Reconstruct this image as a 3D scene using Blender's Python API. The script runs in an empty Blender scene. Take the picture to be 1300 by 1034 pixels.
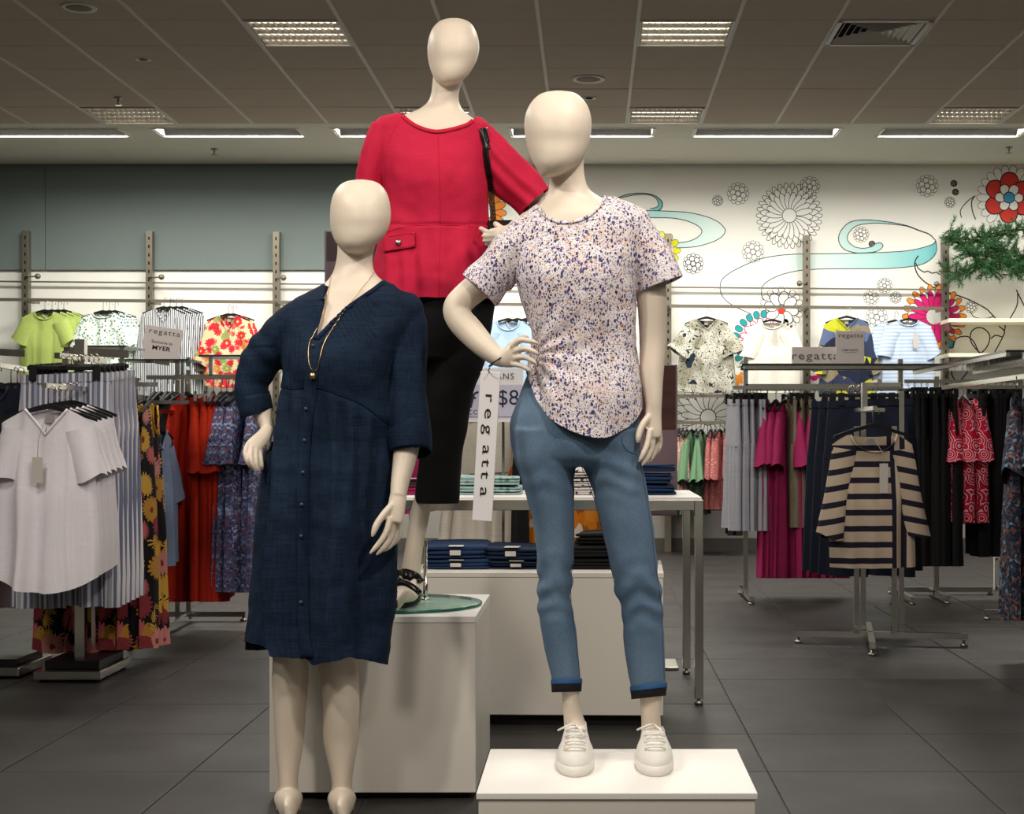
import bpy, bmesh, math, random
import numpy as np
from mathutils import Vector, Matrix, noise
from mathutils.bvhtree import BVHTree

scn = bpy.context.scene
COL = scn.collection
F = 1928.0            # focal length in pixels of the 1300 px wide frame
EYE = 1.05            # lens height

# ------------------------------------------------------------------ camera, world, light, exposure
cam_d = bpy.data.cameras.new('camera')
cam_d.sensor_fit = 'HORIZONTAL'
cam_d.sensor_width = 36.0
cam_d.lens = 36.0 * F / 1300.0
cam_d.shift_x = -(750 - 650) / 1300.0
cam_d.shift_y = (554 - 517) / 1300.0
cam_d.clip_end = 100
cam = bpy.data.objects.new('camera', cam_d)
cam.location = (0, 0, EYE)
cam.rotation_euler = (math.pi / 2, 0, 0)
COL.objects.link(cam)
scn.camera = cam

scn.view_settings.view_transform = 'Standard'
scn.view_settings.look = 'None'
scn.view_settings.gamma = 1.0
scn.view_settings.use_curve_mapping = False
scn.view_settings.exposure = 0.0

world = bpy.data.worlds.new('world')
scn.world = world
world.use_nodes = True
world.node_tree.nodes['Background'].inputs[0].default_value = (1.0, 0.94, 0.86, 1)
world.node_tree.nodes['Background'].inputs[1].default_value = 0.05

CEIL = 3.53
BACK = 13.86


def area(name, loc, size, power, col=(1, 0.93, 0.82), aim=None, spread=180, sy=None):
    l = bpy.data.lights.new(name, 'AREA')
    l.shape = 'RECTANGLE'
    l.size = size
    l.size_y = sy or size
    l.energy = power
    l.color = col
    l.spread = math.radians(spread)
    o = bpy.data.objects.new(name, l)
    o.location = loc
    if aim is not None:
        o.rotation_euler = (Vector(aim) - Vector(loc)).to_track_quat('-Z', 'Y').to_euler()
    COL.objects.link(o)
    return o


def spot(name, loc, aim, power, angle=40, blend=0.6, radius=0.05, col=(1, 0.92, 0.81)):
    l = bpy.data.lights.new(name, 'SPOT')
    l.energy = power
    l.color = col
    l.spot_size = math.radians(angle)
    l.spot_blend = blend
    l.shadow_soft_size = radius
    o = bpy.data.objects.new(name, l)
    o.location = loc
    o.rotation_euler = (Vector(aim) - Vector(loc)).to_track_quat('-Z', 'Y').to_euler()
    COL.objects.link(o)
    return o


# the shop's display spots in the ceiling ahead of the figures
spot('display_spot', (-1.9, 2.0, 3.46), (-0.8, 4.3, 1.2), 168, 60, 0.8, 0.09)
spot('display_spot', (0.9, 1.7, 3.46), (-0.2, 4.3, 1.2), 180, 60, 0.8, 0.09)
# unseen troffers continuing the ceiling rows, added as fill over the aisle the photographer stands in
for lx in (-2.4, 0.58, 3.0):
    for ly in (0.6, 3.6, 6.6):
        area('aisle_troffer_fill', (lx, ly, 3.50), 0.56, 27 if lx > -2 else 44, (1, 0.95, 0.87))  # left row set stronger to brighten the near stands
# troffers in the picture: the tubes sit above the louvre
TROFFERS = [(-4, 0), (0, 0), (-7, 4), (-3, 4), (0, 4), (4, 4)]
PITCH = 0.592
ROW0 = 9.04
GX0 = 0.282
for k, r in TROFFERS:
    area('troffer_light', (GX0 + (k + 0.5) * PITCH, ROW0 + (r + 0.5) * 0.6, CEIL - 0.012), 0.5, 36, (1, 0.95, 0.87))
# wall washers: a lamp inside each long slot near the back wall
WASH = [-4.40, -2.95, -1.5, -0.07, 1.43, 2.95]
for wx in WASH + [4.4]:
    area('washer_light', (wx, 12.38, CEIL + 0.05), 1.1, 40, (1, 0.96, 0.88), aim=(wx, 12.45, 2.2), spread=170, sy=0.24)


# ------------------------------------------------------------------ helpers
def lin(c):
    return tuple(((x / 255) / 12.92 if x / 255 <= 0.04045 else ((x / 255 + 0.055) / 1.055) ** 2.4) for x in c[:3]) + (1,)


def px(u, v, d):
    return Vector(((u - 750) * d / F, d, EYE + (554 - v) * d / F))


def uv_of(p):
    return 750 + F * p[0] / p[1], 554 - F * (p[2] - EYE) / p[1]


def catmull(rows, sub):
    P = np.array(rows, float)
    if len(P) < 3:
        t = np.linspace(0, 1, sub * (len(P) - 1) + 1)[:, None]
        return P[0] * (1 - t) + P[-1] * t
    out = []
    n = len(P)
    for i in range(n - 1):
        p0 = P[i - 1] if i > 0 else 2 * P[0] - P[1]
        p1, p2 = P[i], P[i + 1]
        p3 = P[i + 2] if i + 2 < n else 2 * P[-1] - P[-2]
        for k in range(sub):
            t = k / sub
            out.append(0.5 * ((2 * p1) + (-p0 + p2) * t + (2 * p0 - 5 * p1 + 4 * p2 - p3) * t * t + (-p0 + 3 * p1 - 3 * p2 + p3) * t ** 3))
    out.append(P[-1])
    return np.array(out)


class MB:
    def __init__(self):
        self.v, self.f, self.m = [], [], []

    def add(self, vs, fs, mi=0):
        b = len(self.v)
        self.v.extend([tuple(p) for p in vs])
        self.f.extend([tuple(i + b for i in f) for f in fs])
        self.m.extend([mi] * len(fs))
        return self

    def box(self, x0, x1, y0, y1, z0, z1, mi=0):
        vs = [(x, y, z) for z in (z0, z1) for y in (y0, y1) for x in (x0, x1)]
        return self.add(vs, [(0, 2, 3, 1), (4, 5, 7, 6), (0, 1, 5, 4), (2, 6, 7, 3), (0, 4, 6, 2), (1, 3, 7, 5)], mi)

    def obox(self, c, size, rot=None, mi=0):
        a, b, h = size[0] / 2, size[1] / 2, size[2] / 2
        vs = [Vector((x, y, z)) for z in (-h, h) for y in (-b, b) for x in (-a, a)]
        if rot is not None:
            vs = [rot @ p for p in vs]
        return self.add([p + Vector(c) for p in vs], [(0, 2, 3, 1), (4, 5, 7, 6), (0, 1, 5, 4), (2, 6, 7, 3), (0, 4, 6, 2), (1, 3, 7, 5)], mi)

    def bar(self, p, q, w, h=None, mi=0):
        """square bar from p to q"""
        p, q = Vector(p), Vector(q)
        t = (q - p).normalized()
        up = Vector((0, 0, 1)) if abs(t.z) < 0.9 else Vector((0, 1, 0))
        a = t.cross(up).normalized() * (w / 2)
        b = a.cross(t).normalized() * ((h or w) / 2)
        vs = [e + s * a + r * b for e in (p, q) for s, r in ((-1, -1), (1, -1), (1, 1), (-1, 1))]
        return self.add(vs, [(0, 1, 2, 3), (7, 6, 5, 4), (0, 4, 5, 1), (1, 5, 6, 2), (2, 6, 7, 3), (3, 7, 4, 0)], mi)

    def tube(self, pts, r, n=8, mi=0, cap=True, closed=False):
        pts = [Vector(p) for p in pts]
        N = len(pts)
        rs = r if hasattr(r, '__len__') else [r] * N
        prev = None
        vs, fs = [], []
        for i, p in enumerate(pts):
            if closed:
                t = pts[(i + 1) % N] - pts[i - 1]
            else:
                t = pts[min(i + 1, N - 1)] - pts[max(i - 1, 0)]
            t = t.normalized() if t.length > 1e-9 else Vector((0, 0, 1))
            if prev is None:
                a = t.cross(Vector((0, 1, 0)))
                if a.length < 0.2:
                    a = t.cross(Vector((1, 0, 0)))
            else:
                a = prev - t * prev.dot(t)
            a.normalize()
            prev = a
            b = t.cross(a)
            for k in range(n):
                an = 2 * math.pi * k / n
                vs.append(p + (a * math.cos(an) + b * math.sin(an)) * rs[i])
        M = N if closed else N - 1
        for i in range(M):
            for k in range(n):
                j = (i + 1) % N
                fs.append((i * n + k, i * n + (k + 1) % n, j * n + (k + 1) % n, j * n + k))
        if cap and not closed:
            fs.append(tuple(range(n - 1, -1, -1)))
            fs.append(tuple(range((N - 1) * n, N * n)))
        return self.add(vs, fs, mi)

    def lathe(self, prof, c=(0, 0, 0), n=24, mi=0, cap=True):
        vs, fs = [], []
        for r, z in prof:
            for k in range(n):
                an = 2 * math.pi * k / n
                vs.append((c[0] + r * math.cos(an), c[1] + r * math.sin(an), c[2] + z))
        for i in range(len(prof) - 1):
            for k in range(n):
                fs.append((i * n + k, i * n + (k + 1) % n, (i + 1) * n + (k + 1) % n, (i + 1) * n + k))
        if cap:
            fs.append(tuple(range(n - 1, -1, -1)))
            fs.append(tuple(range((len(prof) - 1) * n, len(prof) * n)))
        return self.add(vs, fs, mi)

    def rings(self, rings, mi=0, cap=True, closed=True):
        n = len(rings[0])
        vs = [p for r in rings for p in r]
        fs = []
        for i in range(len(rings) - 1):
            for k in range(n if closed else n - 1):
                fs.append((i * n + k, i * n + (k + 1) % n, (i + 1) * n + (k + 1) % n, (i + 1) * n + k))
        if cap:
            fs.append(tuple(range(n - 1, -1, -1)))
            fs.append(tuple(range((len(rings) - 1) * n, len(rings) * n)))
        return self.add(vs, fs, mi)

    def stack(self, rows, d0, n=40, sub=4, ex=2.15, mi=0, cap=True, hem=None):
        """rows (v, uL, uR, dy, half depth in m): horizontal ellipses one below the other"""
        R = catmull(rows, sub)
        rings = []
        for i, (v, l, r, yc, b) in enumerate(R):
            uc, uw = (l + r) / 2, max((r - l) / 2, 0.3)
            b = max(b, 0.001)
            ring = []
            for k in range(n):
                an = 2 * math.pi * k / n
                c, s = math.cos(an), math.sin(an)
                u = uc + uw * math.copysign(abs(c) ** (2 / ex), c)
                dy = yc + b * math.copysign(abs(s) ** (2 / ex), s)
                vv = v
                if hem:
                    vv = hem(u, v, s)
                ring.append(px(u, vv, d0 + dy))
            rings.append(ring)
        return self.rings(rings, mi, cap)

    def etube(self, nodes, d0, n=20, sub=5, mi=0, cap=True, round_end=False):
        """nodes (u, v, dy, half width px, half depth m) along a limb"""
        R = catmull(nodes, sub)
        C = [px(u, v, d0 + dy) for u, v, dy, a, b in R]
        rings = []
        N = len(C)
        for i in range(N):
            t = (C[min(i + 1, N - 1)] - C[max(i - 1, 0)]).normalized()
            a = t.cross(Vector((0, 1, 0)))
            if a.length < 0.05:
                a = Vector((0, 0, 1)).cross(t)
            a.normalize()
            b = a.cross(t).normalized()
            ra = R[i][3] * (d0 + R[i][2]) / F
            rb = R[i][4]
            if round_end and i >= N - 3:
                k = (0.92, 0.75, 0.4)[i - (N - 3)]
                ra, rb = ra * k, rb * k
            rings.append([C[i] + a * (ra * math.cos(q)) + b * (rb * math.sin(q)) for q in [2 * math.pi * k / n for k in range(n)]])
        return self.rings(rings, mi, cap)

    def mesh(self, name, mats, origin=(0, 0, 0), smooth=True, bevel=0, weld=False):
        me = bpy.data.meshes.new(name)
        o = Vector(origin)
        me.from_pydata([(p[0] - o.x, p[1] - o.y, p[2] - o.z) for p in self.v], [], self.f)
        for m in (mats if isinstance(mats, (list, tuple)) else [mats]):
            me.materials.append(m)
        me.polygons.foreach_set('material_index', self.m)
        if bevel or weld:
            bm = bmesh.new()
            bm.from_mesh(me)
            if weld:
                bmesh.ops.remove_doubles(bm, verts=bm.verts, dist=1e-5)
            if bevel:
                es = [e for e in bm.edges if len(e.link_faces) == 2 and e.calc_face_angle(0) > 0.6]
                bmesh.ops.bevel(bm, geom=es, offset=bevel, segments=2, affect='EDGES', profile=0.5)
            bm.to_mesh(me)
            bm.free()
        me.polygons.foreach_set('use_smooth', [bool(smooth)] * len(me.polygons))
        me.update()
        return me

    def build(self, name, mats, parent=None, origin=None, smooth=True, bevel=0, kind=None, weld=False):
        if origin is None:
            origin = parent['org'] if parent is not None and 'org' in parent else (0, 0, 0)
        return link(name, self.mesh(name, mats, origin, smooth, bevel, weld), parent, kind)


def link(name, data, parent=None, kind=None):
    ob = bpy.data.objects.new(name, data)
    COL.objects.link(ob)
    if parent is not None:
        ob.parent = parent
    if kind:
        ob['kind'] = kind
    return ob


def thing(name, label, cat, loc=(0, 0, 0), group=None, rz=0, org=True):
    """Empty at a thing's base; parts given in world coordinates are stored relative to loc"""
    o = bpy.data.objects.new(name, None)
    o.empty_display_size = 0.05
    COL.objects.link(o)
    o.location = loc
    o.rotation_euler = (0, 0, rz)
    tag(o, label, cat, group)
    if org:
        o['org'] = tuple(loc)
    return o


def tag(o, label=None, cat=None, group=None, kind=None):
    if label:
        o['label'] = label
    if cat:
        o['category'] = cat
    if group:
        o['group'] = group
    if kind:
        o['kind'] = kind
    return o


def dup(root, loc, rz=None, label=None, group=None, scale=None):
    """a copy of a thing with copies of its parts and sub-parts, mesh data shared"""
    r = root.copy()
    COL.objects.link(r)
    r.location = loc
    if rz is not None:
        r.rotation_euler = (0, 0, rz)
    if scale is not None:
        r.scale = scale
    if label:
        r['label'] = label
    if group:
        r['group'] = group
    for ch in list(root.children):
        c = ch.copy()
        COL.objects.link(c)
        c.parent = r
        for g in list(ch.children):
            d = g.copy()
            COL.objects.link(d)
            d.parent = c
    return r


# ------------------------------------------------------------------ materials
class NT:
    """tiny helper round a material's node tree"""
    def __init__(self, name):
        self.mat = bpy.data.materials.new(name)
        self.mat.use_nodes = True
        self.t = self.mat.node_tree
        self.b = self.t.nodes['Principled BSDF']
        self._tc = None

    def n(self, typ, ins=None, **kw):
        nd = self.t.nodes.new(typ)
        for k, v in kw.items():
            setattr(nd, k, v)
        for k, v in (ins or {}).items():
            self.put(nd.inputs[k], v)
        return nd

    def put(self, sock, v):
        if isinstance(v, bpy.types.NodeSocket):
            self.t.links.new(v, sock)
        else:
            sock.default_value = v

    def obj(self):
        if self._tc is None:
            self._tc = self.t.nodes.new('ShaderNodeTexCoord')
        return self._tc.outputs['Object']

    def gen(self):
        self.obj()
        return self._tc.outputs['Generated']

    def scale(self, sock, s):
        return self.n('ShaderNodeMapping', {'Vector': sock, 'Scale': s}).outputs[0]

    def noise(self, scale, detail=2, rough=0.5, vec=None, dist=0.0):
        return self.n('ShaderNodeTexNoise', {'Vector': vec or self.obj(), 'Scale': scale, 'Detail': detail, 'Roughness': rough, 'Distortion': dist}).outputs[0]

    def noisec(self, scale, detail=2, vec=None):
        return self.n('ShaderNodeTexNoise', {'Vector': vec or self.obj(), 'Scale': scale, 'Detail': detail}).outputs[1]

    def vor(self, scale, vec=None, feature='F1', rand=1.0):
        return self.n('ShaderNodeTexVoronoi', {'Vector': vec or self.obj(), 'Scale': scale, 'Randomness': rand}, feature=feature)

    def math(self, op, a, b=0.0, c=None):
        ins = {0: a, 1: b}
        if c is not None:
            ins[2] = c
        return self.n('ShaderNodeMath', ins, operation=op).outputs[0]

    def step(self, x, lo, hi):
        return self.n('ShaderNodeMapRange', {'Value': x, 'From Min': lo, 'From Max': hi}).outputs[0]

    def mix(self, f, a, b):
        nd = self.t.nodes.new('ShaderNodeMix')
        nd.data_type = 'RGBA'
        self.put(nd.inputs[0], f)
        self.put(nd.inputs[6], lin(a) if isinstance(a, tuple) else a)
        self.put(nd.inputs[7], lin(b) if isinstance(b, tuple) else b)
        return nd.outputs[2]

    def ramp(self, f, stops, interp='CONSTANT'):
        nd = self.t.nodes.new('ShaderNodeValToRGB')
        nd.color_ramp.interpolation = interp
        e = nd.color_ramp.elements
        while len(e) < len(stops):
            e.new(0.5)
        for i, (p, c) in enumerate(stops):
            e[i].position = p
            e[i].color = lin(c)
        self.put(nd.inputs[0], f)
        return nd.outputs[0]

    def xyz(self, vec=None):
        nd = self.n('ShaderNodeSeparateXYZ', {0: vec or self.obj()})
        return nd.outputs[0], nd.outputs[1], nd.outputs[2]

    def bump(self, h, strength=0.3, dist=0.002):
        nd = self.n('ShaderNodeBump', {'Height': h, 'Strength': strength, 'Distance': dist})
        self.t.links.new(nd.outputs[0], self.b.inputs['Normal'])

    def done(self, col=None, rough=0.7, metal=0.0, spec=0.3):
        if col is not None:
            self.put(self.b.inputs['Base Color'], lin(col) if isinstance(col, tuple) else col)
        self.put(self.b.inputs['Roughness'], rough)
        self.b.inputs['Metallic'].default_value = metal
        self.b.inputs['Specular IOR Level'].default_value = spec
        return self.mat


def plain(name, col, rough=0.7, metal=0.0, spec=0.3, var=0.0, bump=None):
    t = NT(name)
    c = col
    if var:
        d = tuple(max(0, x * (1 - var)) for x in col)
        c = t.mix(t.noise(6, 4), d, col)
    if bump:
        t.bump(t.noise(bump[0], 3), bump[1], bump[2])
    return t.done(c, rough, metal, spec)


def weave(name, col, col2, rough=0.85, sc=420, bump=0.25):
    """plain woven cloth: two shades along the threads"""
    t = NT(name)
    a = t.noise(1.0, 2, vec=t.scale(t.obj(), (sc, sc, 14)))
    b = t.noise(1.0, 2, vec=t.scale(t.obj(), (18, 18, sc)))
    f = t.math('MULTIPLY', t.math('ADD', a, b), 0.5)
    f2 = t.math('ADD', t.math('MULTIPLY', f, 0.8), t.math('MULTIPLY', t.noise(5, 3), 0.25))
    t.bump(f, bump, 0.0015)
    return t.done(t.mix(t.step(f2, 0.36, 0.68), col2, col), rough, 0, 0.2)


def emit(name, col, strength):
    t = NT(name)
    t.b.inputs['Emission Color'].default_value = lin(col)
    t.b.inputs['Emission Strength'].default_value = strength
    return t.done(col, 0.5)


M = {}
M['chrome'] = plain('chrome', (204, 201, 194), 0.15, 1.0)
M['steel'] = plain('brushed_steel', (168, 164, 154), 0.36, 1.0)
M['upright'] = plain('upright_metal', (128, 122, 108), 0.42, 0.7)
M['black'] = plain('black_plastic', (16, 16, 17), 0.35)
M['dark'] = plain('dark_slot', (10, 10, 10), 0.9)
M['white'] = plain('white_paint', (226, 222, 214), 0.5, var=0.03)
M['card'] = plain('sign_card', (206, 196, 192), 0.6)
M['cardwhite'] = plain('white_card', (225, 221, 222), 0.55)
M['ink'] = plain('dark_ink', (30, 27, 28), 0.6)
M['inkgrey'] = plain('grey_ink', (92, 84, 82), 0.6)
M['silver_line'] = plain('silver_hook', (190, 186, 176), 0.25, 1.0)
# ------------------------------------------------------------------ the room
def ceiling_mat():
    t = NT('ceiling_tile')
    t.bump(t.noise(240, 2), 0.15, 0.001)
    return t.done(t.mix(t.noise(3, 2), (192, 181, 165), (202, 191, 175)), 0.95, 0, 0.1)


def floor_mat():
    t = NT('floor_tile')
    n = t.noise(2.2, 5, 0.6)
    n2 = t.noise(60, 3)
    c = t.mix(t.math('ADD', t.math('MULTIPLY', n, 0.8), t.math('MULTIPLY', n2, 0.2)), (38, 36, 35), (55, 52, 50))
    t.bump(n2, 0.06, 0.001)
    return t.done(c, t.step(n, -0.9, 2.0), 0, 0.22)


M['ctile'] = ceiling_mat()
M['tbar'] = plain('ceiling_bar', (222, 219, 210), 0.6)
M['plaster'] = plain('soffit_plaster', (226, 224, 210), 0.9, var=0.02)
M['ftile'] = floor_mat()
M['grout'] = plain('grout', (92, 87, 80), 0.9)
M['wallgreen'] = plain('dark_green_grey_paint', (112, 124, 122), 0.6, var=0.03)
M['wallwhite'] = plain('white_wall', (236, 236, 228), 0.6, var=0.015)
M['wallgrey'] = plain('grey_wall', (140, 137, 131), 0.7, var=0.03)
M['skirt'] = plain('skirting', (74, 70, 66), 0.6)

XL, XR, YN = -8.0, 7.0, -3.0
floor = MB().box(XL, XR, YN, BACK + 0.2, -0.12, -0.004).build('floor', M['grout'], kind='structure', smooth=False)
tile_me = {}


def tile_mesh(key, w, d, h, mat, bev):
    if key not in tile_me:
        tile_me[key] = MB().box(-w / 2, w / 2, -d / 2, d / 2, -h, 0).mesh('tile', mat, smooth=False, bevel=bev)
    return tile_me[key]


def in_view_x(y, m=0.7):
    return -750 * y / F - m, 550 * y / F + m


# dark square floor tiles, grout recessed between them
fx0, fy0, FP = -1.248, 6.55, 0.6
rng = random.Random(3)
row = -5
while True:
    y0 = fy0 + row * FP
    if y0 > BACK:
        break
    lo, hi = in_view_x(y0 + FP, 0.35)
    k0, k1 = math.floor((lo - fx0) / FP), math.floor((hi - fx0) / FP)
    for k in range(k0, k1 + 1):
        o = link('tile', tile_mesh('floor', FP - 0.005, FP - 0.005, 0.02, M['ftile'], 0.0015), floor)
        o.location = (fx0 + (k + 0.5) * FP, y0 + FP / 2, rng.uniform(-0.0006, 0.0006))
    row += 1
# beyond the tiles laid one by one the same floor goes on in one sheet each side
fl = MB()
fl.box(XL, XR, YN, fy0 - 5 * FP, -0.02, 0)
fl.box(XL, -6.1, fy0 - 5 * FP, BACK, -0.02, -0.001)
fl.box(4.75, XR, fy0 - 5 * FP, BACK, -0.02, -0.001)
tag(fl.build('floor_surround', M['ftile'], floor, smooth=False), kind='stuff')

# suspended ceiling of lay-in tiles, plain soffit by the back wall
SLOT0, SLOT1 = 12.23, 12.56
cl = MB()
cl.box(XL, XR, YN, 12.04, CEIL + 0.05, CEIL + 0.2, 0)          # slab above the tiles
cl.box(XL, XR, 12.04, SLOT0, CEIL, CEIL + 0.2, 1)
cl.box(XL, XR, SLOT1, BACK + 0.2, CEIL, CEIL + 0.2, 1)
ends = [XL] + [e for w in WASH + [4.4] for e in (w - 0.59, w + 0.59)] + [XR]
for i in range(0, len(ends), 2):
    cl.box(ends[i], ends[i + 1], SLOT0, SLOT1, CEIL, CEIL + 0.2, 1)
cl.box(XL, XR, SLOT0, SLOT1, CEIL + 0.2, CEIL + 0.22, 1)
ceiling = cl.build('ceiling', [M['ctile'], M['plaster']], kind='structure', smooth=False)
cov = MB().box(XL, XR, YN, ROW0 - 1.2, CEIL, CEIL + 0.03)
tag(cov.build('tile_surround', M['ctile'], ceiling, smooth=False), kind='stuff')
special = {(k, r) for k, r in TROFFERS} | {(2, 0)}
for r in range(-2, 5):
    y0 = ROW0 + r * 0.6
    lo, hi = in_view_x(y0 + 0.6, 0.5)
    for k in range(math.floor((lo - GX0) / PITCH), math.floor((hi - GX0) / PITCH) + 1):
        if (k, r) in special:
            continue
        o = link('tile', tile_mesh('ceil', PITCH - 0.006, 0.593, 0.02, M['ctile'], 0.002), ceiling)
        o.location = (GX0 + (k + 0.5) * PITCH, y0 + 0.3, CEIL + 0.02 + rng.uniform(-.0008, .0008))
for k in range(-9, 8):
    x = GX0 + k * PITCH
    MB().box(x - 0.011, x + 0.011, ROW0 - 1.2, 12.04, CEIL - 0.006, CEIL + 0.03).build('ceiling_bar', M['tbar'], ceiling, smooth=False)

# walls
wb = MB()
wb.box(XL, XR, BACK, BACK + 0.2, 0, CEIL)
wall_back = wb.build('wall_back', M['wallwhite'], kind='structure', smooth=False)
XT = -1.75                                   # where the grey-green bulkhead ends and the mural begins
for x0, x1 in ((XL, -4.97), (-4.965, XT)):
    MB().box(x0, x1, BACK - 0.03, BACK, 2.565, CEIL).build('panel', M['wallgreen'], wall_back, smooth=False, bevel=0.002)
MB().box(0.55, XR, BACK - 0.012, BACK, 0.12, 1.0).build('panel', M['wallgrey'], wall_back, smooth=False)
MB().box(XL, 0.54, BACK - 0.012, BACK, 0.12, 1.0).build('panel', M['wallgrey'], wall_back, smooth=False)
MB().box(XL, XR, BACK - 0.02, BACK, 0, 0.12).build('baseboard_back', M['skirt'], kind='structure', smooth=False)
MB().box(XL - 0.2, XL, YN, BACK, 0, CEIL).build('wall_left', M['wallgrey'], kind='structure', smooth=False)
MB().box(XR, XR + 0.2, YN, BACK, 0, CEIL).build('wall_right', M['wallgrey'], kind='structure', smooth=False)
MB().box(XL, XR, YN - 0.2, YN, 0, CEIL).build('wall_front', M['wallwhite'], kind='structure', smooth=False)

# ------------------------------------------------------------------ ceiling fittings
M['tube'] = emit('fluorescent_tube', (255, 246, 228), 6.0)
M['reflector'] = plain('reflector', (232, 228, 218), 0.3, 0.8)
M['tray'] = plain('troffer_tray', (205, 200, 186), 0.5)
tro = thing('ceiling_light', 'x', 'ceiling light', (0, 0, CEIL), 'ceiling troffers')
hw, hd = PITCH / 2 - 0.012, 0.288
b = MB()
for x0, x1, y0, y1 in ((-hw, hw, -hd, -hd + 0.014), (-hw, hw, hd - 0.014, hd), (-hw, -hw + 0.014, -hd, hd), (hw - 0.014, hw, -hd, hd)):
    b.box(x0, x1, y0, y1, -0.008, 0.045)
b.build('frame', M['white'], tro, origin=(0, 0, 0), smooth=False)
MB().box(-hw, hw, -hd, hd, 0.045, 0.049).build('tray', M['tray'], tro, origin=(0, 0, 0), smooth=False)
for i in range(4):
    y = -hd + (i + 0.5) * hd / 2
    MB().tube([(-hw + 0.03, y, 0.033), (hw - 0.03, y, 0.033)], 0.008, 8).build('lamp_tube', M['tube'], tro, origin=(0, 0, 0))
for i in range(5):                                   # long louvre blades, V shaped
    y = -hd + 0.012 + i * (2 * hd - 0.024) / 4
    vs = [(-hw + .01, y, -0.004), (hw - .01, y, -0.004), (hw - .01, y + .012, .02), (-hw + .01, y + .012, .02), (hw - .01, y - .012, .02), (-hw + .01, y - .012, .02)]
    MB().add(vs, [(0, 1, 2, 3), (0, 5, 4, 1)]).build('louvre_blade', M['reflector'], tro, origin=(0, 0, 0), smooth=False)
for i in range(4):                                   # cross blades of each bay
    y0 = -hd + 0.014 + i * (2 * hd - 0.024) / 4
    y1 = y0 + (2 * hd - 0.024) / 4 - 0.004
    b = MB()
    for j in range(15):
        x = -hw + 0.02 + j * (2 * hw - 0.04) / 14
        b.add([(x, y0, -0.003), (x, y1, -0.003), (x + .005, y1, .018), (x + .005, y0, .018), (x - .005, y1, .018), (x - .005, y0, .018)], [(0, 1, 2, 3), (0, 5, 4, 1)])
    tag(b.build('louvre_cross_blades', M['reflector'], tro, origin=(0, 0, 0), smooth=False), kind='stuff')
TLAB = ['louvred ceiling troffer above the navy dress figure, brightest cells in the row',
        'louvred ceiling troffer above the floral top figure, beside the square air vent',
        'louvred ceiling troffer over the lime green tees near the soffit edge',
        'louvred ceiling troffer behind the red top figure near the soffit edge',
        'louvred ceiling troffer by the small downlight, at the soffit edge behind the floral figure',
        'louvred ceiling troffer above the red painted flower, at the soffit edge']
for i, (k, r) in enumerate(TROFFERS):
    loc = (GX0 + (k + 0.5) * PITCH, ROW0 + (r + 0.5) * 0.6, CEIL)
    if i == 0:
        tro.location = loc
        tro['label'] = TLAB[0]
    else:
        dup(tro, loc, label=TLAB[i])

M['slotgrey'] = plain('slot_inside', (30, 28, 25), 0.7)
wsh = thing('wall_washer', 'x', 'ceiling light', (0, 0, CEIL), 'recessed slot lights along the soffit')
o0 = (0, 0, 0)
b = MB()
y0, y1 = SLOT0 - 12.395, SLOT1 - 12.395
for a in ((-.6, .6, y0 - .015, y0 + .004), (-.6, .6, y1 - .004, y1 + .015), (-.6, -.586, y0, y1), (.586, .6, y0, y1)):
    b.box(a[0], a[1], a[2], a[3], -0.006, 0.006)
b.build('frame', M['white'], wsh, origin=o0, smooth=False)
b = MB()
pr = [(y0 + .003, .006), (y0 + .01, .13), (y0 + .08, .16), (y0 + .2, .15), (y1 - .003, .006)]
b.rings([[(x, p, q) for p, q in pr] for x in (-.585, .585)], cap=False, closed=False)
b.build('reflector', M['slotgrey'], wsh, origin=o0)
MB().box(-.584, -.57, y0, y1, .0, .15).build('end_plate', M['white'], wsh, origin=o0, smooth=False)
MB().box(.57, .584, y0, y1, .0, .15).build('end_plate', M['white'], wsh, origin=o0, smooth=False)
MB().tube([(-.55, y0 + .045, .105), (.55, y0 + .045, .105)], .013, 8).build('lamp_tube', M['tube'], wsh, origin=o0)
WL = ['recessed slot light above the lime green tees by the wall seam', 'recessed slot light above the tropical print blouse and the dark bulkhead',
      'recessed slot light partly behind the red top figure', 'recessed slot light behind the floral top figure\'s head',
      'recessed slot light above the outlined daisy on the mural', 'recessed slot light above the red painted flower on the mural', 'recessed slot light past the pine garland end of the mural']
for i, wx in enumerate(WASH + [4.4]):
    if i == 0:
        wsh.location = (wx, 12.395, CEIL)
        wsh['label'] = WL[0]
    else:
        dup(wsh, (wx, 12.395, CEIL), label=WL[i])

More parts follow.
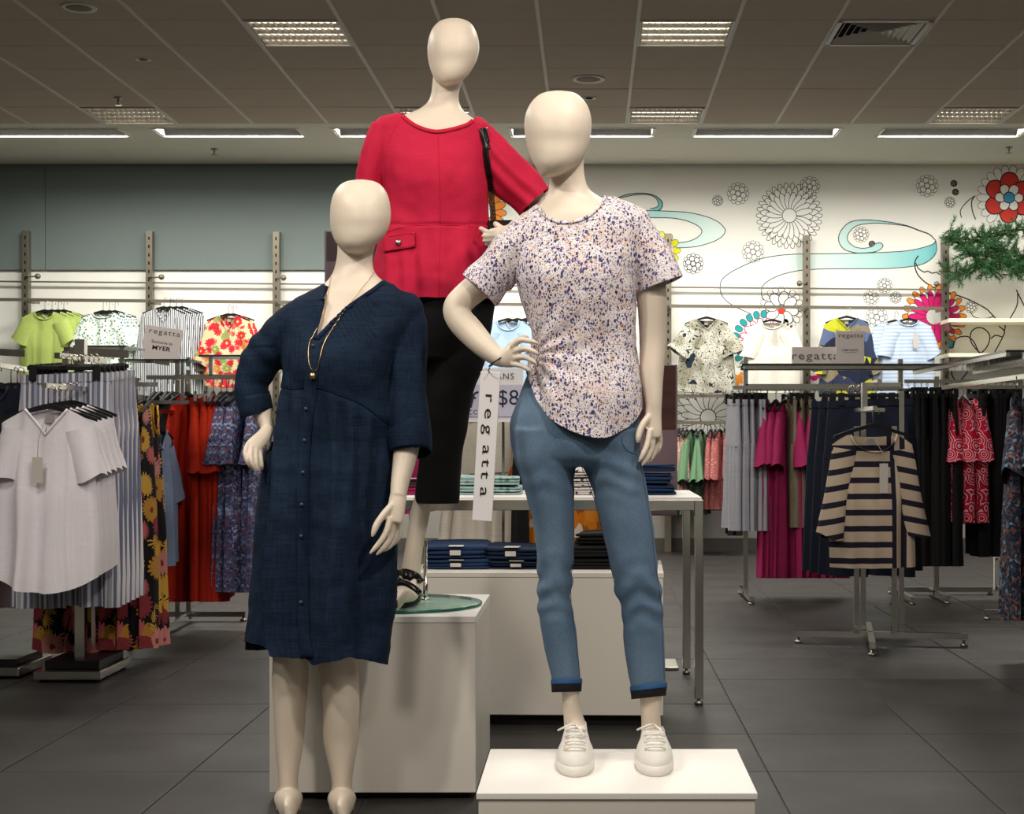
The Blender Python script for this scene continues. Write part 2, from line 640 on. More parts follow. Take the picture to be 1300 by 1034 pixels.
# square air vent
vx, vy = GX0 + 2.5 * PITCH, ROW0 + 0.3
vent = thing('air_vent', 'square ceiling air vent with nested angled fins', 'vent', (vx, vy, CEIL))
b = MB()
for a in ((-hw - .006, hw + .006, -hd - .006, -hd + .03), (-hw - .006, hw + .006, hd - .03, hd + .006), (-hw - .006, -hw + .03, -hd, hd), (hw - .03, hw + .006, -hd, hd)):
    b.box(vx + a[0], vx + a[1], vy + a[2], vy + a[3], CEIL - 0.006, CEIL + 0.03)
b.build('frame', M['white'], vent, smooth=False)
MB().box(vx - hw, vx + hw, vy - hd, vy + hd, CEIL + .04, CEIL + .048).build('back_plate', M['dark'], vent, smooth=False)
for i in range(6):
    s = 1 - 0.15 * (i + 0.6)
    a, d = (hw - .02) * s, (hd - .02) * s
    a2, d2 = a - .03, d - .03
    if a2 < .01:
        continue
    q = [(vx - a, vy - d), (vx + a, vy - d), (vx + a, vy + d), (vx - a, vy + d)]
    q2 = [(vx - a2, vy - d2), (vx + a2, vy - d2), (vx + a2, vy + d2), (vx - a2, vy + d2)]
    vs = [(x, y, CEIL - .004) for x, y in q] + [(x, y, CEIL + .032) for x, y in q2]
    MB().add(vs, [(j, (j + 1) % 4, 4 + (j + 1) % 4, 4 + j) for j in range(4)]).build('vent_fin', M['white'], vent, smooth=False)


def on_ceiling(u, v):
    d = (CEIL - EYE) * F / (554 - v)
    return px(u, v, d)


M['spkr'] = plain('speaker_grille', (132, 122, 108), 0.7)
for u, v, r, lab in ((100, 9, .1, 'round ceiling speaker grille above the lime green tees'), (747, 100, .115, 'round ceiling speaker grille above the floral top figure')):
    p = on_ceiling(u, v)
    t = thing('ceiling_speaker', lab, 'speaker', p)
    MB().lathe([(r * .82, -.006), (r, -.008), (r * 1.02, 0), (r * .9, .004)], p, 32).build('rim', M['tbar'], t)
    MB().lathe([(.001, -.009), (r * .5, -.0085), (r * .82, -.005), (r * .82, .003)], p, 32).build('grille', M['spkr'], t)
for u, v, lab in ((182, 75, 'small round ceiling sensor near the speaker and troffer'), (748, 124, 'small round downlight beside the floral top figure\'s head')):
    p = on_ceiling(u, v)
    t = thing('ceiling_downlight', lab, 'downlight', p)
    MB().lathe([(.035, -.004), (.052, -.006), (.055, 0), (.04, .004)], p, 24).build('rim', M['tbar'], t)
    MB().lathe([(.001, -.012), (.02, -.01), (.034, -.003), (.034, .003)], p, 20).build('lens', M['spkr'] if u < 400 else M['dark'], t)
for u, v, lab in ((150, 124, 'fire sprinkler in the tiled ceiling beside the troffer'), (272, 189, 'fire sprinkler in the plain soffit over the dark bulkhead'), (1281, 187, 'fire sprinkler in the plain soffit above the red painted flower')):
    p = on_ceiling(u, v)
    t = thing('fire_sprinkler', lab, 'sprinkler', p, 'fire sprinklers')
    MB().lathe([(.03, 0), (.032, -.006), (.012, -.012)], p, 16).build('escutcheon', M['steel'], t)
    MB().lathe([(.009, -.01), (.009, -.03), (.005, -.04), (.005, -.05)], p, 10).build('frame', M['steel'], t)
    MB().lathe([(.03, -.05), (.03, -.053), (.004, -.056)], p, 12).build('deflector', M['steel'], t)
# ------------------------------------------------------------------ the three mannequins
M['skin'] = plain('mannequin_cream', (219, 204, 186), 0.46, spec=0.35)
M['red'] = weave('red_jersey', (200, 32, 68), (180, 24, 56), 0.8, 600, 0.08)
M['redband'] = plain('red_band', (190, 22, 54), 0.8)
M['blackcloth'] = plain('black_cloth', (13, 12, 13), 0.85, bump=(300, .15, .001))
M['linen'] = weave('navy_linen', (24, 43, 66), (10, 20, 36), 0.9, 260, 0.45)
M['linenband'] = weave('navy_linen_band', (24, 40, 65), (14, 25, 46), 0.9, 380, 0.3)
M['gold'] = plain('gold_metal', (220, 184, 124), 0.3, 1.0)
M['stitch'] = plain('jean_stitch', (60, 74, 98), 0.8)


def denim(name, a, b):
    t = NT(name)
    tw = t.noise(1, 2, vec=t.scale(t.obj(), (500, 500, 120)))
    f = t.math('ADD', t.math('MULTIPLY', tw, 0.35), t.math('MULTIPLY', t.noise(3.5, 3), 0.65))
    t.bump(tw, 0.25, 0.001)
    return t.done(t.mix(t.step(f, 0.33, 0.66), a, b), 0.85, 0, 0.2)


M['denim'] = denim('mid_blue_denim', (72, 95, 120), (108, 131, 154))
M['denimdark'] = denim('dark_denim', (26, 44, 74), (44, 68, 104))
M['denimfold'] = denim('indigo_denim', (20, 36, 62), (32, 54, 88))


def floral():
    t = NT('small_floral_print')
    o = t.obj()
    w = t.n('ShaderNodeVectorMath', {0: o, 1: t.n('ShaderNodeVectorMath', {0: t.noisec(40, 2), 'Scale': 0.014}, operation='SCALE').outputs[0]}, operation='ADD').outputs[0]
    c = t.mix(t.math('MULTIPLY', t.step(t.noise(16, 2), .52, .64), .7), (234, 224, 226), (234, 210, 202))
    v3 = t.vor(300, w)
    r3, g3, _ = t.xyz(v3.outputs['Color'])
    c = t.mix(t.math('MULTIPLY', t.math('LESS_THAN', v3.outputs[0], .4), t.math('GREATER_THAN', r3, .25)), c, t.mix(g3, (58, 52, 82), (130, 118, 150)))
    st = t.scale(w, (1, 1, .62))
    v1 = t.vor(150, st)
    r1, g1, b1 = t.xyz(v1.outputs['Color'])
    leaf = t.math('MULTIPLY', t.math('LESS_THAN', v1.outputs[0], t.math('ADD', .3, t.math('MULTIPLY', g1, .25))), t.math('GREATER_THAN', t.math('ADD', r1, t.math('MULTIPLY', t.noise(22, 1), .9)), .82))
    c = t.mix(leaf, c, t.mix(b1, (44, 44, 88), (104, 94, 146)))
    v2 = t.vor(72, w)
    r2, g2, b2 = t.xyz(v2.outputs['Color'])
    on = t.math('GREATER_THAN', r2, .45)
    c = t.mix(t.math('MULTIPLY', t.math('LESS_THAN', v2.outputs[0], .36), on), c, t.mix(t.math('GREATER_THAN', g2, .78), (230, 214, 212), (224, 184, 154)))
    c = t.mix(t.math('MULTIPLY', t.math('LESS_THAN', v2.outputs[0], .2), on), c, (58, 40, 56))
    return t.done(c, 0.8, 0, 0.2)


M['floral'] = floral()
DG = lambda: bpy.context.evaluated_depsgraph_get()


def solid(mb, name, voxel=0.004, smooth=4, factor=0.5):
    """union of overlapping closed shapes as one continuous skin"""
    me = mb.mesh('tmp', [M['skin']])
    ob = bpy.data.objects.new('tmp', me)
    COL.objects.link(ob)
    r = ob.modifiers.new('r', 'REMESH')
    r.mode = 'VOXEL'
    r.voxel_size = voxel
    s = ob.modifiers.new('s', 'SMOOTH')
    s.iterations = smooth
    s.factor = factor
    out = bpy.data.meshes.new_from_object(ob.evaluated_get(DG()))
    bpy.data.objects.remove(ob)
    bpy.data.meshes.remove(me)
    out.name = name
    return out


def in_poly(u, v, poly):
    c = False
    j = len(poly) - 1
    for i in range(len(poly)):
        a, b = poly[i], poly[j]
        if (a[1] > v) != (b[1] > v) and u < (b[0] - a[0]) * (v - a[1]) / (b[1] - a[1] + 1e-12) + a[0]:
            c = not c
        j = i
    return c


def tailor(me, cut=None, planes=(), disp=None, relax=8):
    """open a closed garment volume: CUT(face centre) faces are removed, PLANES (point, normal, radius) trim the ends; DISP moves points along the normal"""
    bm = bmesh.new()
    bm.from_mesh(me)
    for p, nrm, rad, *ok in planes:
        p, nrm = Vector(p), Vector(nrm).normalized()
        fs = [f for f in bm.faces if (f.calc_center_median() - p).length < rad and (not ok or ok[0](*uv_of(f.calc_center_median())))]
        gs = set(fs) | {e for f in fs for e in f.edges} | {v for f in fs for v in f.verts}
        bmesh.ops.bisect_plane(bm, geom=list(gs), plane_co=p, plane_no=nrm, clear_outer=True)
    if cut:
        dead = [f for f in bm.faces if cut(f.calc_center_median())]
        bmesh.ops.delete(bm, geom=dead, context='FACES')
    # drop small loose bits
    for _ in range(relax):
        new = {}
        for v in bm.verts:
            if v.is_boundary:
                nb = [e.other_vert(v).co for e in v.link_edges if e.is_boundary]
                if len(nb) == 2:
                    new[v] = v.co * .5 + (nb[0] + nb[1]) * .25
        for v, c in new.items():
            v.co = c
    bm.normal_update()
    if disp:
        for v in bm.verts:
            v.co += v.normal * disp(v.co, v.normal)
    bm.to_mesh(me)
    bm.free()
    me.polygons.foreach_set('use_smooth', [True] * len(me.polygons))
    me.update()
    return me


def bvh_of(*meshes):
    vs, fs = [], []
    for me in meshes:
        b = len(vs)
        vs += [v.co.copy() for v in me.vertices]
        fs += [[i + b for i in p.vertices] for p in me.polygons]
    return BVHTree.FromPolygons(vs, fs)


CAM = Vector((0, 0, EYE))


def drape(bvh, u, v, off=0.002, d=4.0, miss_none=False):
    """the point of the cloth that lies at this place, lifted by off"""
    r = (px(u, v, d) - CAM).normalized()
    hit, n, i, dist = bvh.ray_cast(CAM, r)
    if hit is None:
        return None if miss_none else px(u, v, d)
    return hit + n * off if n.dot(r) < 0 else hit - n * off


def drape_line(bvh, pts, off, d, sub=8):
    return [q for q in (drape(bvh, u, v, off, d, True) for u, v in spline(pts, sub)) if q is not None]


def put_mesh(name, me, mats, parent, origin):
    me.materials.clear()
    for m in (mats if isinstance(mats, (list, tuple)) else [mats]):
        me.materials.append(m)
    me.polygons.foreach_set('material_index', [0] * len(me.polygons))
    me.transform(Matrix.Translation(-Vector(origin)))
    return link(name, me, parent)


def spline(pts, sub=6):
    return [tuple(p) for p in catmull(pts, sub)]


def strap(bvh, pts, half_px, d, off=0.002, sub=6, thick=0.002):
    """flat band lying on the cloth along image-plane points, half_px wide; own thickness"""
    P = spline(pts, sub)
    mb = MB()
    rings = []
    for i, (u, v) in enumerate(P):
        a, b = P[max(i - 1, 0)], P[min(i + 1, len(P) - 1)]
        tx, ty = b[0] - a[0], b[1] - a[1]
        L = math.hypot(tx, ty) or 1
        nx, ny = -ty / L, tx / L
        c = drape(bvh, u, v, off, d)
        s = c.y / F
        e = Vector((nx * half_px * s, 0, -ny * half_px * s))
        l, r = drape(bvh, u + nx * half_px, v + ny * half_px, off, d), drape(bvh, u - nx * half_px, v - ny * half_px, off, d)
        if (l - c).length > half_px * s * 2.2:
            l = c + e
        if (r - c).length > half_px * s * 2.2:
            r = c - e
        back = Vector((0, thick, 0))
        rings.append([l, c - back * .5, r, r + back, c + back, l + back])
    mb.rings(rings)
    return mb


def hand(mb, d0, palm, fingers, thumb, n=12):
    mb.etube(palm, d0, n=16, sub=4)
    for f in fingers + [thumb]:
        mb.etube(f, d0, n=n, sub=4, round_end=True)


def nz(p, s, seed=0.0):
    return noise.noise(Vector((p[0] * s + seed, p[1] * s + seed * 1.7, p[2] * s)))


# ============ A: red tunic figure on the tall plinth
DA = 4.69
mb = MB()
mb.stack([(22.8, 573, 579, 0, .004), (24, 565, 587, 0, .03), (28, 556.5, 596, 0, .055), (36, 549, 602.5, 0, .08), (48, 544.5, 607, 0, .1), (62, 542.8, 608.5, 0, .105),
          (76, 543.6, 605.5, 0, .1), (88, 546.5, 599.5, -.008, .09), (97, 550, 593, -.02, .072), (103.5, 554.5, 585, -.03, .05), (107.5, 560, 574, -.035, .02), (108.8, 565, 569, -.035, .004)], DA)
mb.stack([(80, 552, 590, .025, .05), (105, 549, 586, .025, .052), (118, 547.5, 582.5, .02, .05), (128, 544, 582.5, .02, .05), (135, 537, 585, .018, .052), (141, 526, 589, .01, .058),
          (146, 511, 595, .004, .066), (151, 494, 602, 0, .074), (158, 482, 611, 0, .082), (170, 478, 618, 0, .09), (200, 484, 617, -.005, .1), (230, 493, 617, -.005, .1), (280, 492, 612, 0, .095), (340, 486, 620, 0, .11), (400, 484, 622, 0, .12), (425, 488, 620, 0, .11)], DA)
# arms: one behind the back, the other with its hand on the hip
mb.etube([(486, 168, 0, 15, .042), (478, 205, .01, 15, .042), (474, 250, .04, 13, .038), (478, 282, .07, 12, .036), (500, 305, .15, 11, .034), (535, 325, .19, 9, .028)], DA)
mb.etube([(612, 178, 0, 17, .045), (640, 213, .02, 15, .042), (668, 243, .05, 13.5, .038), (684, 257, .05, 13, .036), (684, 270, .03, 12, .034), (664, 285, -.02, 11, .032), (645, 294, -.07, 8, .026), (636, 298, -.1, 8, .022)], DA)
hand(mb, DA, [(645, 294, -.07, 8, .022), (634, 298, -.11, 10, .018), (625, 300, -.125, 10, .014)],
     [[(628, 294, -.125, 4, .009), (619, 295, -.14, 3.7, .008), (611, 290.5, -.145, 3.2, .007), (608, 289, -.145, 2.8, .006)],
      [(628, 299, -.125, 4, .009), (619, 300, -.142, 3.6, .008), (611, 299.5, -.146, 3.0, .007)],
      [(628, 304, -.12, 3.8, .009), (620, 305.5, -.138, 3.5, .008), (612, 306, -.143, 2.9, .007)],
      [(628, 308, -.115, 3.4, .008), (621, 310, -.13, 3, .007), (615, 311, -.135, 2.6, .006)]],
     [(638, 292, -.09, 4.5, .01), (631, 286, -.08, 4, .009), (627, 283, -.06, 3.4, .008)])
# legs
mb.etube([(590, 400, 0, 30, .09), (575, 480, 0, 27, .08), (563, 545, 0, 22, .062), (556, 600, .01, 21, .058), (537, 640, .01, 13, .045), (532, 660, .01, 12, .042), (525, 700, .0, 11.3, .036), (521, 730, 0, 12.5, .038), (519, 745, -.01, 14, .045)], DA, n=24)
mb.etube([(519, 738, .02, 13, .04), (517, 747, -.04, 15.5, .034), (514, 755, -.11, 18, .024), (511, 760.5, -.17, 18, .014), (510, 762.5, -.2, 15, .009)], DA, n=20)
mb.etube([(510, 400, 0, 30, .09), (495, 480, .02, 27, .08), (482, 550, .03, 20, .06), (476, 600, .05, 20, .058), (470, 660, .06, 15, .045), (467, 715, .06, 11.5, .036), (466, 732, .06, 12, .038), (465, 745, .05, 14, .045)], DA, n=24)
mb.etube([(465, 738, .07, 13, .04), (464, 745, .01, 14, .035), (463, 752, -.07, 16, .024), (462, 757, -.14, 14, .012)], DA, n=20)
bodyA = solid(mb, 'body', .0036, 3)

mb = MB()
mb.stack([(139, 528, 587, .012, .056), (142.5, 511, 594, .008, .068), (146, 492, 602, .003, .078), (150, 480, 612, 0, .086), (160, 474, 622, 0, .098), (180, 475, 621, -.002, .112), (202, 480, 619, -.01, .124), (225, 486, 619, -.014, .128),
          (245, 489, 620, -.012, .122), (265, 487, 620, -.006, .118), (286, 484, 620.5, -.004, .118), (310, 481, 624, 0, .124), (338, 477, 629, 0, .134), (362, 475, 633, 0, .142), (383, 473.5, 636.5, 0, .148)], DA, n=64)
mb.etube([(490, 163, 0, 19, .055), (478, 193, 0, 19, .06), (472, 228, .01, 19.5, .06), (470, 262, .02, 20, .06), (470, 272, .02, 20, .06)], DA, n=28)
mb.etube([(606, 180, 0, 26, .06), (628, 203, .01, 28.5, .07), (652, 229, .02, 27, .07), (678, 256.5, .03, 25, .068), (684, 263, .03, 25, .068)], DA, n=28)
topA = solid(mb, 'tunic', .0045, 8)
NECKA = [(506, 143), (511, 146), (518, 152.5), (532, 161), (553, 166.5), (574, 163.5), (592, 158.5), (601, 152), (606, 146), (600, 130), (508, 130)]


def cutA(c):
    u, v = uv_of(c)
    if v < 142.0:
        return True
    if c.y < DA + .06 and in_poly(u, v, NECKA):
        return True
    return False


def dispA(p, n):
    u, v = uv_of(p)
    k = min(1, max(0, (v - 170) / 120))
    f = .0045 * k * math.sin(p.x * 55 + 1.3 * math.sin(p.z * 6) + p.y * 20)
    f += .006 * nz(p, 9) * k + .0022 * nz(p, 26, 3)
    if v > 286:                                  # gathers under the waist seam
        f += .004 * math.sin(p.x * 110 + 2 * nz(p, 6)) * min(1, (v - 286) / 40)
    if 283.5 < v < 287:
        f -= .003
    if u > 622 and v < 285:                      # creases running down the bent sleeve
        f += .004 * math.sin((p.x * .7 + p.z * .7) * 150 + 3 * nz(p, 5))
    return f


p0, p1 = px(678, 256.5, DA + .03), px(700, 281, DA + .035)
topA = tailor(topA, cutA, [(px(606, 383, DA), (0, 0, -1), .6), (p0, p1 - p0, .16), (px(470, 262, DA + .02), (0, 0, -1), .1)], dispA)
mb = MB()
mb.stack([(360, 492, 622, 0, .13), (400, 490, 625, 0, .128), (430, 494, 622, 0, .12), (455, 498, 617, 0, .1)], DA, n=48)
mb.stack([(385, 540, 629, 0, .105), (450, 540, 619, 0, .1), (500, 537.5, 601, 0, .088), (545, 534, 593, 0, .08), (585, 532, 586.5, .0, .075), (638, 525.5, 583, .005, .072), (645, 525, 582.5, .005, .072)], DA, n=40)
mb.stack([(385, 486, 550, 0, .1), (450, 480, 542, .01, .1), (500, 470, 528, .02, .09), (560, 455, 512, .035, .08), (636, 446, 500, .05, .075), (643, 446, 500, .05, .075)], DA, n=40)
trA = solid(mb, 'trousers', .005, 4)


def dispT(p, n):
    u, v = uv_of(p)
    return .003 * nz(p, 14) + .003 * math.sin(p.z * 60 + 8 * nz(p, 5)) * max(0, nz(p, 4, 7))


trA = tailor(trA, None, [(px(554, 639, DA), (0, 0, -1), .14), (px(473, 637, DA), (0, 0, -1), .14)], dispT)

PL_H = 0.5295                                  # top of the tall plinth
baseA = (px(505, 760, DA).x, DA, PL_H)
mA = thing('mannequin', 'cream mannequin in a red tunic and black trousers on the glass disc of the plinth', 'mannequin', baseA)
bvhA = bvh_of(topA, bodyA)
nb = strap(bvhA, [(511, 147), (518, 153.5), (532, 162), (553, 167.5), (574, 164.5), (592, 159), (600, 153.5)], 2.4, DA, .003)
seam = MB()
for pts in ([(436, 289), (470, 287), (484, 288)], [(484, 288), (510, 286), (540, 285), (580, 286), (617, 289)]):
    pass
sA = [drape(bvhA, u, v, .0005, DA) for u, v in spline([(486, 297), (500, 292), (520, 287.5), (540, 286), (575, 286), (616, 289)], 8)]
sB = [drape(bvhA, u, v, .0004, DA) for u, v in spline([(556, 169), (558, 230), (559, 284)], 14)]
sC = [drape(bvhA, u, v, .0002, DA) for u, v in spline([(559, 288), (558, 330), (557, 380)], 14)]
sD = [drape(bvhA, u, v, .0002, DA) for u, v in spline([(510, 148), (494, 180), (489, 222), (488, 238)], 8)]
sE = [drape(bvhA, u, v, .0002, DA) for u, v in spline([(601, 156), (618, 190), (622, 228)], 8)]
fl = [(487, 301), (528, 295), (528.5, 314), (489, 321)]
flap = MB()
g = []
for i in range(7):
    r_ = []
    for j in range(13):
        a, b_ = j / 12, i / 6
        u = (fl[0][0] * (1 - a) + fl[1][0] * a) * (1 - b_) + (fl[3][0] * (1 - a) + fl[2][0] * a) * b_
        v = (fl[0][1] * (1 - a) + fl[1][1] * a) * (1 - b_) + (fl[3][1] * (1 - a) + fl[2][1] * a) * b_
        r_.append(drape(bvhA, u, v, .006, DA))
    g.append(r_)
bk = [[q + Vector((0, .005, 0)) for q in r_] for r_ in g]
for i in range(6):
    for j in range(12):
        flap.add([g[i][j], g[i][j + 1], g[i + 1][j + 1], g[i + 1][j]], [(3, 2, 1, 0)])
rim = g[0] + [r_[-1] for r_ in g[1:]] + g[-1][-2::-1] + [r_[0] for r_ in g[-2:0:-1]]
rimb = bk[0] + [r_[-1] for r_ in bk[1:]] + bk[-1][-2::-1] + [r_[0] for r_ in bk[-2:0:-1]]
flap.add(rim + rimb, [(i, (i + 1) % len(rim), len(rim) + (i + 1) % len(rim), len(rim) + i) for i in range(len(rim))])
flst = MB()
flst.tube([drape(bvhA, u, v, .0068, DA) for u, v in spline([(489.5, 302), (526, 297), (526, 312.5), (491, 319)], 6)], .0007, 5)
pb = drape(bvhA, 508, 309, .010, DA)
put_mesh('body', bodyA, M['skin'], mA, baseA)
tu = put_mesh('tunic', topA, M['red'], mA, baseA)
nb.build('neckband', M['redband'], tu, origin=baseA)
flap.build('pocket_flap', M['red'], tu, origin=baseA, weld=True)
flst.build('stitching', M['redband'], tu, origin=baseA)
MB().tube([pb, pb + Vector((0, -.004, 0))], [.0095, .0075], 18).build('button', M['steel'], tu, origin=baseA)
sm = MB()
for s_ in (sA, sB, sC, sD, sE):
    sm.tube(s_, .0011, 5)
sm.build('seam', M['redband'], tu, origin=baseA)
put_mesh('trousers', trA, M['blackcloth'], mA, baseA)
# strapped sandals
M['sole'] = plain('sandal_sole', (28, 24, 22), 0.7)
M['cork'] = plain('sandal_footbed', (120, 88, 58), 0.7, var=.3)
M['patent'] = plain('black_leather', (22, 20, 20), 0.25)
for cx, dyc, lean in ((515, 0, 1), (464, .06, 0)):
    so = MB()
    zt = PL_H + .012
    cpt = px(cx, 760, DA + dyc)
    out = []
    for k in range(28):
        an = 2 * math.pi * k / 28
        yy = -.075 + .135 * math.sin(an)
        xx = .045 * math.cos(an) * (1.0 + .12 * -math.sin(an)) + (-.02 if lean else 0) * (-math.sin(an))
        out.append((cpt.x + xx, DA + dyc + yy))
    so.rings([[(x, y, zt) for x, y in out], [(x, y, zt + .016) for x, y in out]])
    sob = so.build('sandal', M['sole'], mA, smooth=False)
    so = MB()
    so.rings([[(cpt.x + (x - cpt.x) * .95, DA + dyc - .075 + (y - DA - dyc + .075) * .97, z) for x, y in out] for z in (zt + .016, zt + .022)])
    so.build('footbed', M['cork'], sob, origin=baseA, smooth=False)
    if lean:
        for pts, hw_ in (([(499, 738), (507, 731), (516, 729.5), (526, 734), (533.5, 742)], 7), ([(497, 750), (505, 744.5), (514, 744), (524, 749.5), (532, 757)], 5.6), ([(507, 742), (511, 737)], 4.2)):
            strap(bvhA, pts, hw_, DA, .003, 5, .004).build('sandal_strap', M['patent'], sob, origin=baseA)
        bq = drape(bvhA, 529, 741, .008, DA)
        MB().obox(bq, (.014, .006, .014)).build('buckle', M['chrome'], sob, origin=baseA, smooth=False, bevel=.002)

# ============ B: floral top and jeans figure on the low riser
DB = 4.0
mb = MB()
mb.stack([(115, 705, 713, 0, .005), (117, 692, 727, 0, .035), (122, 682, 736, 0, .058), (132, 673, 744.5, 0, .082), (146, 667, 750, 0, .1), (162, 665.7, 751, 0, .107), (178, 667.5, 749, 0, .106),
          (194, 671.5, 744, -.008, .1), (206, 676.5, 736, -.02, .085), (215, 682, 725, -.03, .062), (221.5, 687, 713, -.038, .036), (225, 692, 703, -.04, .008)], DB)
mb.stack([(180, 700, 744, .03, .055), (205, 700, 741, .03, .055), (225, 698, 742.5, .028, .056), (240, 696.3, 748, .025, .058), (250, 693, 762, .02, .062), (257, 688, 776, .012, .068), (264, 681, 796, .006, .074), (271, 674, 812, 0, .08), (282, 668, 820, 0, .088),
          (300, 668, 810, 0, .095), (340, 670, 797, -.005, .1), (390, 682, 792, 0, .09), (440, 690, 794, 0, .085), (500, 676, 796, 0, .095), (545, 668, 796, 0, .1), (565, 670, 796, 0, .095)], DB)
mb.etube([(676, 292, 0, 19, .045), (648, 325, .01, 19, .045), (617, 355, .02, 18.5, .043), (592, 376, .02, 17.5, .04), (580, 391, .02, 17.5, .04), (584, 406, .01, 17.5, .038), (598, 422, -.005, 17.5, .037), (615, 440, -.03, 15, .034), (630, 452.5, -.05, 12, .028), (640, 457, -.065, 10.5, .022)], DB, n=24)
hand(mb, DB, [(636, 456, -.06, 10.3, .02), (646, 455, -.08, 12.5, .016), (655, 452, -.1, 13.5, .013)],
     [[(650, 441, -.1, 4.2, .0095), (660, 432.5, -.118, 3.9, .0088), (672, 433, -.13, 3.6, .008), (684, 436.5, -.134, 3.1, .007)],
      [(654, 446.5, -.106, 4.1, .0092), (666, 443, -.128, 3.8, .0085), (676, 446, -.136, 3.5, .008), (684, 450.5, -.136, 3, .007)],
      [(654, 455, -.105, 4, .009), (666, 453.8, -.126, 3.7, .0083), (675, 458, -.134, 3.4, .0078), (682, 463.5, -.134, 2.9, .0068)],
      [(650, 462.5, -.095, 3.7, .0085), (661, 464.5, -.114, 3.4, .008), (669, 468.5, -.122, 3.1, .0072), (675, 473, -.122, 2.6, .0062)]],
     [(642, 446, -.07, 4.6, .010), (652, 436, -.075, 4.2, .0095), (664, 429, -.07, 3.8, .0085), (672, 429, -.065, 3.2, .007)])
mb.etube([(812, 292, 0, 21, .05), (822, 335, 0, 21, .048), (827.5, 380, 0, 19.2, .044), (829, 430, 0, 17.5, .04), (827.5, 475, -.02, 15, .035), (829.5, 505, -.035, 11.3, .027), (830, 520, -.04, 10, .023)], DB, n=24)
hand(mb, DB, [(830, 514, -.04, 10.2, .022), (829, 532, -.045, 11, .018), (829.5, 548, -.05, 11, .015), (829.5, 556, -.052, 10, .013)],
     [[(825, 546, -.062, 4.2, .0098), (822, 563, -.074, 4.1, .0095), (817.5, 575, -.082, 3.8, .009), (811, 587, -.086, 3.1, .0078)],
      [(829, 549, -.052, 4.2, .0095), (828, 567, -.056, 4, .009), (823, 580, -.062, 3.7, .0088), (814.5, 592, -.07, 3.1, .0075)],
      [(833, 548, -.038, 4, .0095), (834, 565, -.034, 3.8, .009), (830, 577.5, -.038, 3.5, .0085), (822.5, 588.5, -.046, 2.9, .007)],
      [(836, 545, -.024, 3.7, .009), (838.3, 560, -.014, 3.4, .0085), (836, 571, -.016, 3.1, .008), (830.5, 580, -.022, 2.7, .007)]],
     [(825, 527, -.05, 4.6, .011), (815.5, 540, -.07, 4.7, .0105), (811, 552, -.08, 4.3, .010), (809.5, 563, -.085, 3.5, .0085)])
mb.etube([(694, 560, 0, 28, .07), (702, 680, 0, 18, .06), (706, 780, .01, 17, .05), (720, 850, .01, 14, .045), (724, 872, .01, 12, .04), (724.5, 890, .01, 10.6, .037), (727, 907, .01, 11.8, .037), (730, 922, .005, 14, .042), (732, 938, -.01, 15, .05), (732, 950, -.02, 15.5, .05)], DB, n=24)
mb.etube([(775, 560, 0, 28, .07), (797, 680, 0, 22, .06), (816, 780, .01, 18, .05), (823, 850, .015, 17, .048), (826, 875, .015, 15.2, .044), (826, 900, .015, 12.9, .04), (826.5, 917, .015, 12.3, .04), (827.5, 935, .01, 14.2, .045), (828, 950, .0, 16.5, .052), (828, 958, -.01, 17, .05)], DB, n=24)
mb.etube([(732, 940, .0, 15, .05), (731, 950, -.09, 17, .03), (729, 960, -.16, 16, .016)], DB, n=20)
mb.etube([(828, 948, .0, 16, .05), (830, 956, -.09, 18, .028), (832, 962, -.17, 16, .014)], DB, n=20)
bodyB = solid(mb, 'body', .0034, 3)

mb = MB()
mb.stack([(248, 694, 776, .014, .066), (252, 690, 786, .012, .07), (258, 683, 802, .008, .078), (264, 675, 815, .004, .086), (272, 666, 825, 0, .094), (285, 658, 829, 0, .104), (303, 654, 824, 0, .116), (325, 652, 816, -.006, .126), (345, 654, 809, -.012, .13), (366, 658, 806.5, -.014, .126),
          (400, 667, 806, -.01, .12), (430, 673.5, 808, -.006, .116), (455, 670.5, 810.5, 0, .124), (485, 664, 813, 0, .14), (505, 661, 815, 0, .148), (535, 657, 816.5, 0, .152), (565, 655, 817, 0, .154)], DB, n=72)
mb.etube([(686, 285, 0, 24, .06), (664, 306, 0, 28, .068), (640, 333, .01, 28, .07), (610, 367, .015, 27.5, .068), (600, 378, .015, 27.5, .068)], DB, n=32)
mb.etube([(803, 285, 0, 22, .06), (815, 305, 0, 25, .066), (826, 332, 0, 28, .072), (838, 362, 0, 31, .076), (843, 374, 0, 32, .078)], DB, n=32)
topB = solid(mb, 'blouse', .0045, 8)
NECKB = [(681, 258), (686, 267), (693, 274.5), (706, 280), (722, 281.5), (740, 277), (755, 267), (765, 254), (770, 246), (770, 235), (680, 235)]
HEMB = [(640, 462), (664, 468), (671, 482), (676, 500), (680, 510), (692, 526), (707, 538), (724, 547.5), (742, 553.5), (757, 556), (772, 555.5), (785, 551), (798, 543), (806, 534), (812, 522), (820, 512)]


def hem_v(H, u):
    return float(np.interp(u, [h[0] for h in H], [h[1] for h in H]))


def cutB(c):
    u, v = uv_of(c)
    if v < 249.5 and 690 < u < 780:
        return True
    if c.y < DB + .05 and in_poly(u, v, NECKB):
        return True
    if 640 < u < 822 and v > 470:
        return v > (hem_v(HEMB, u) if c.y < DB + .02 else hem_v(HEMB, u) + (4 if u > 700 else -10)) or (u < 670 and v > 472)
    return False


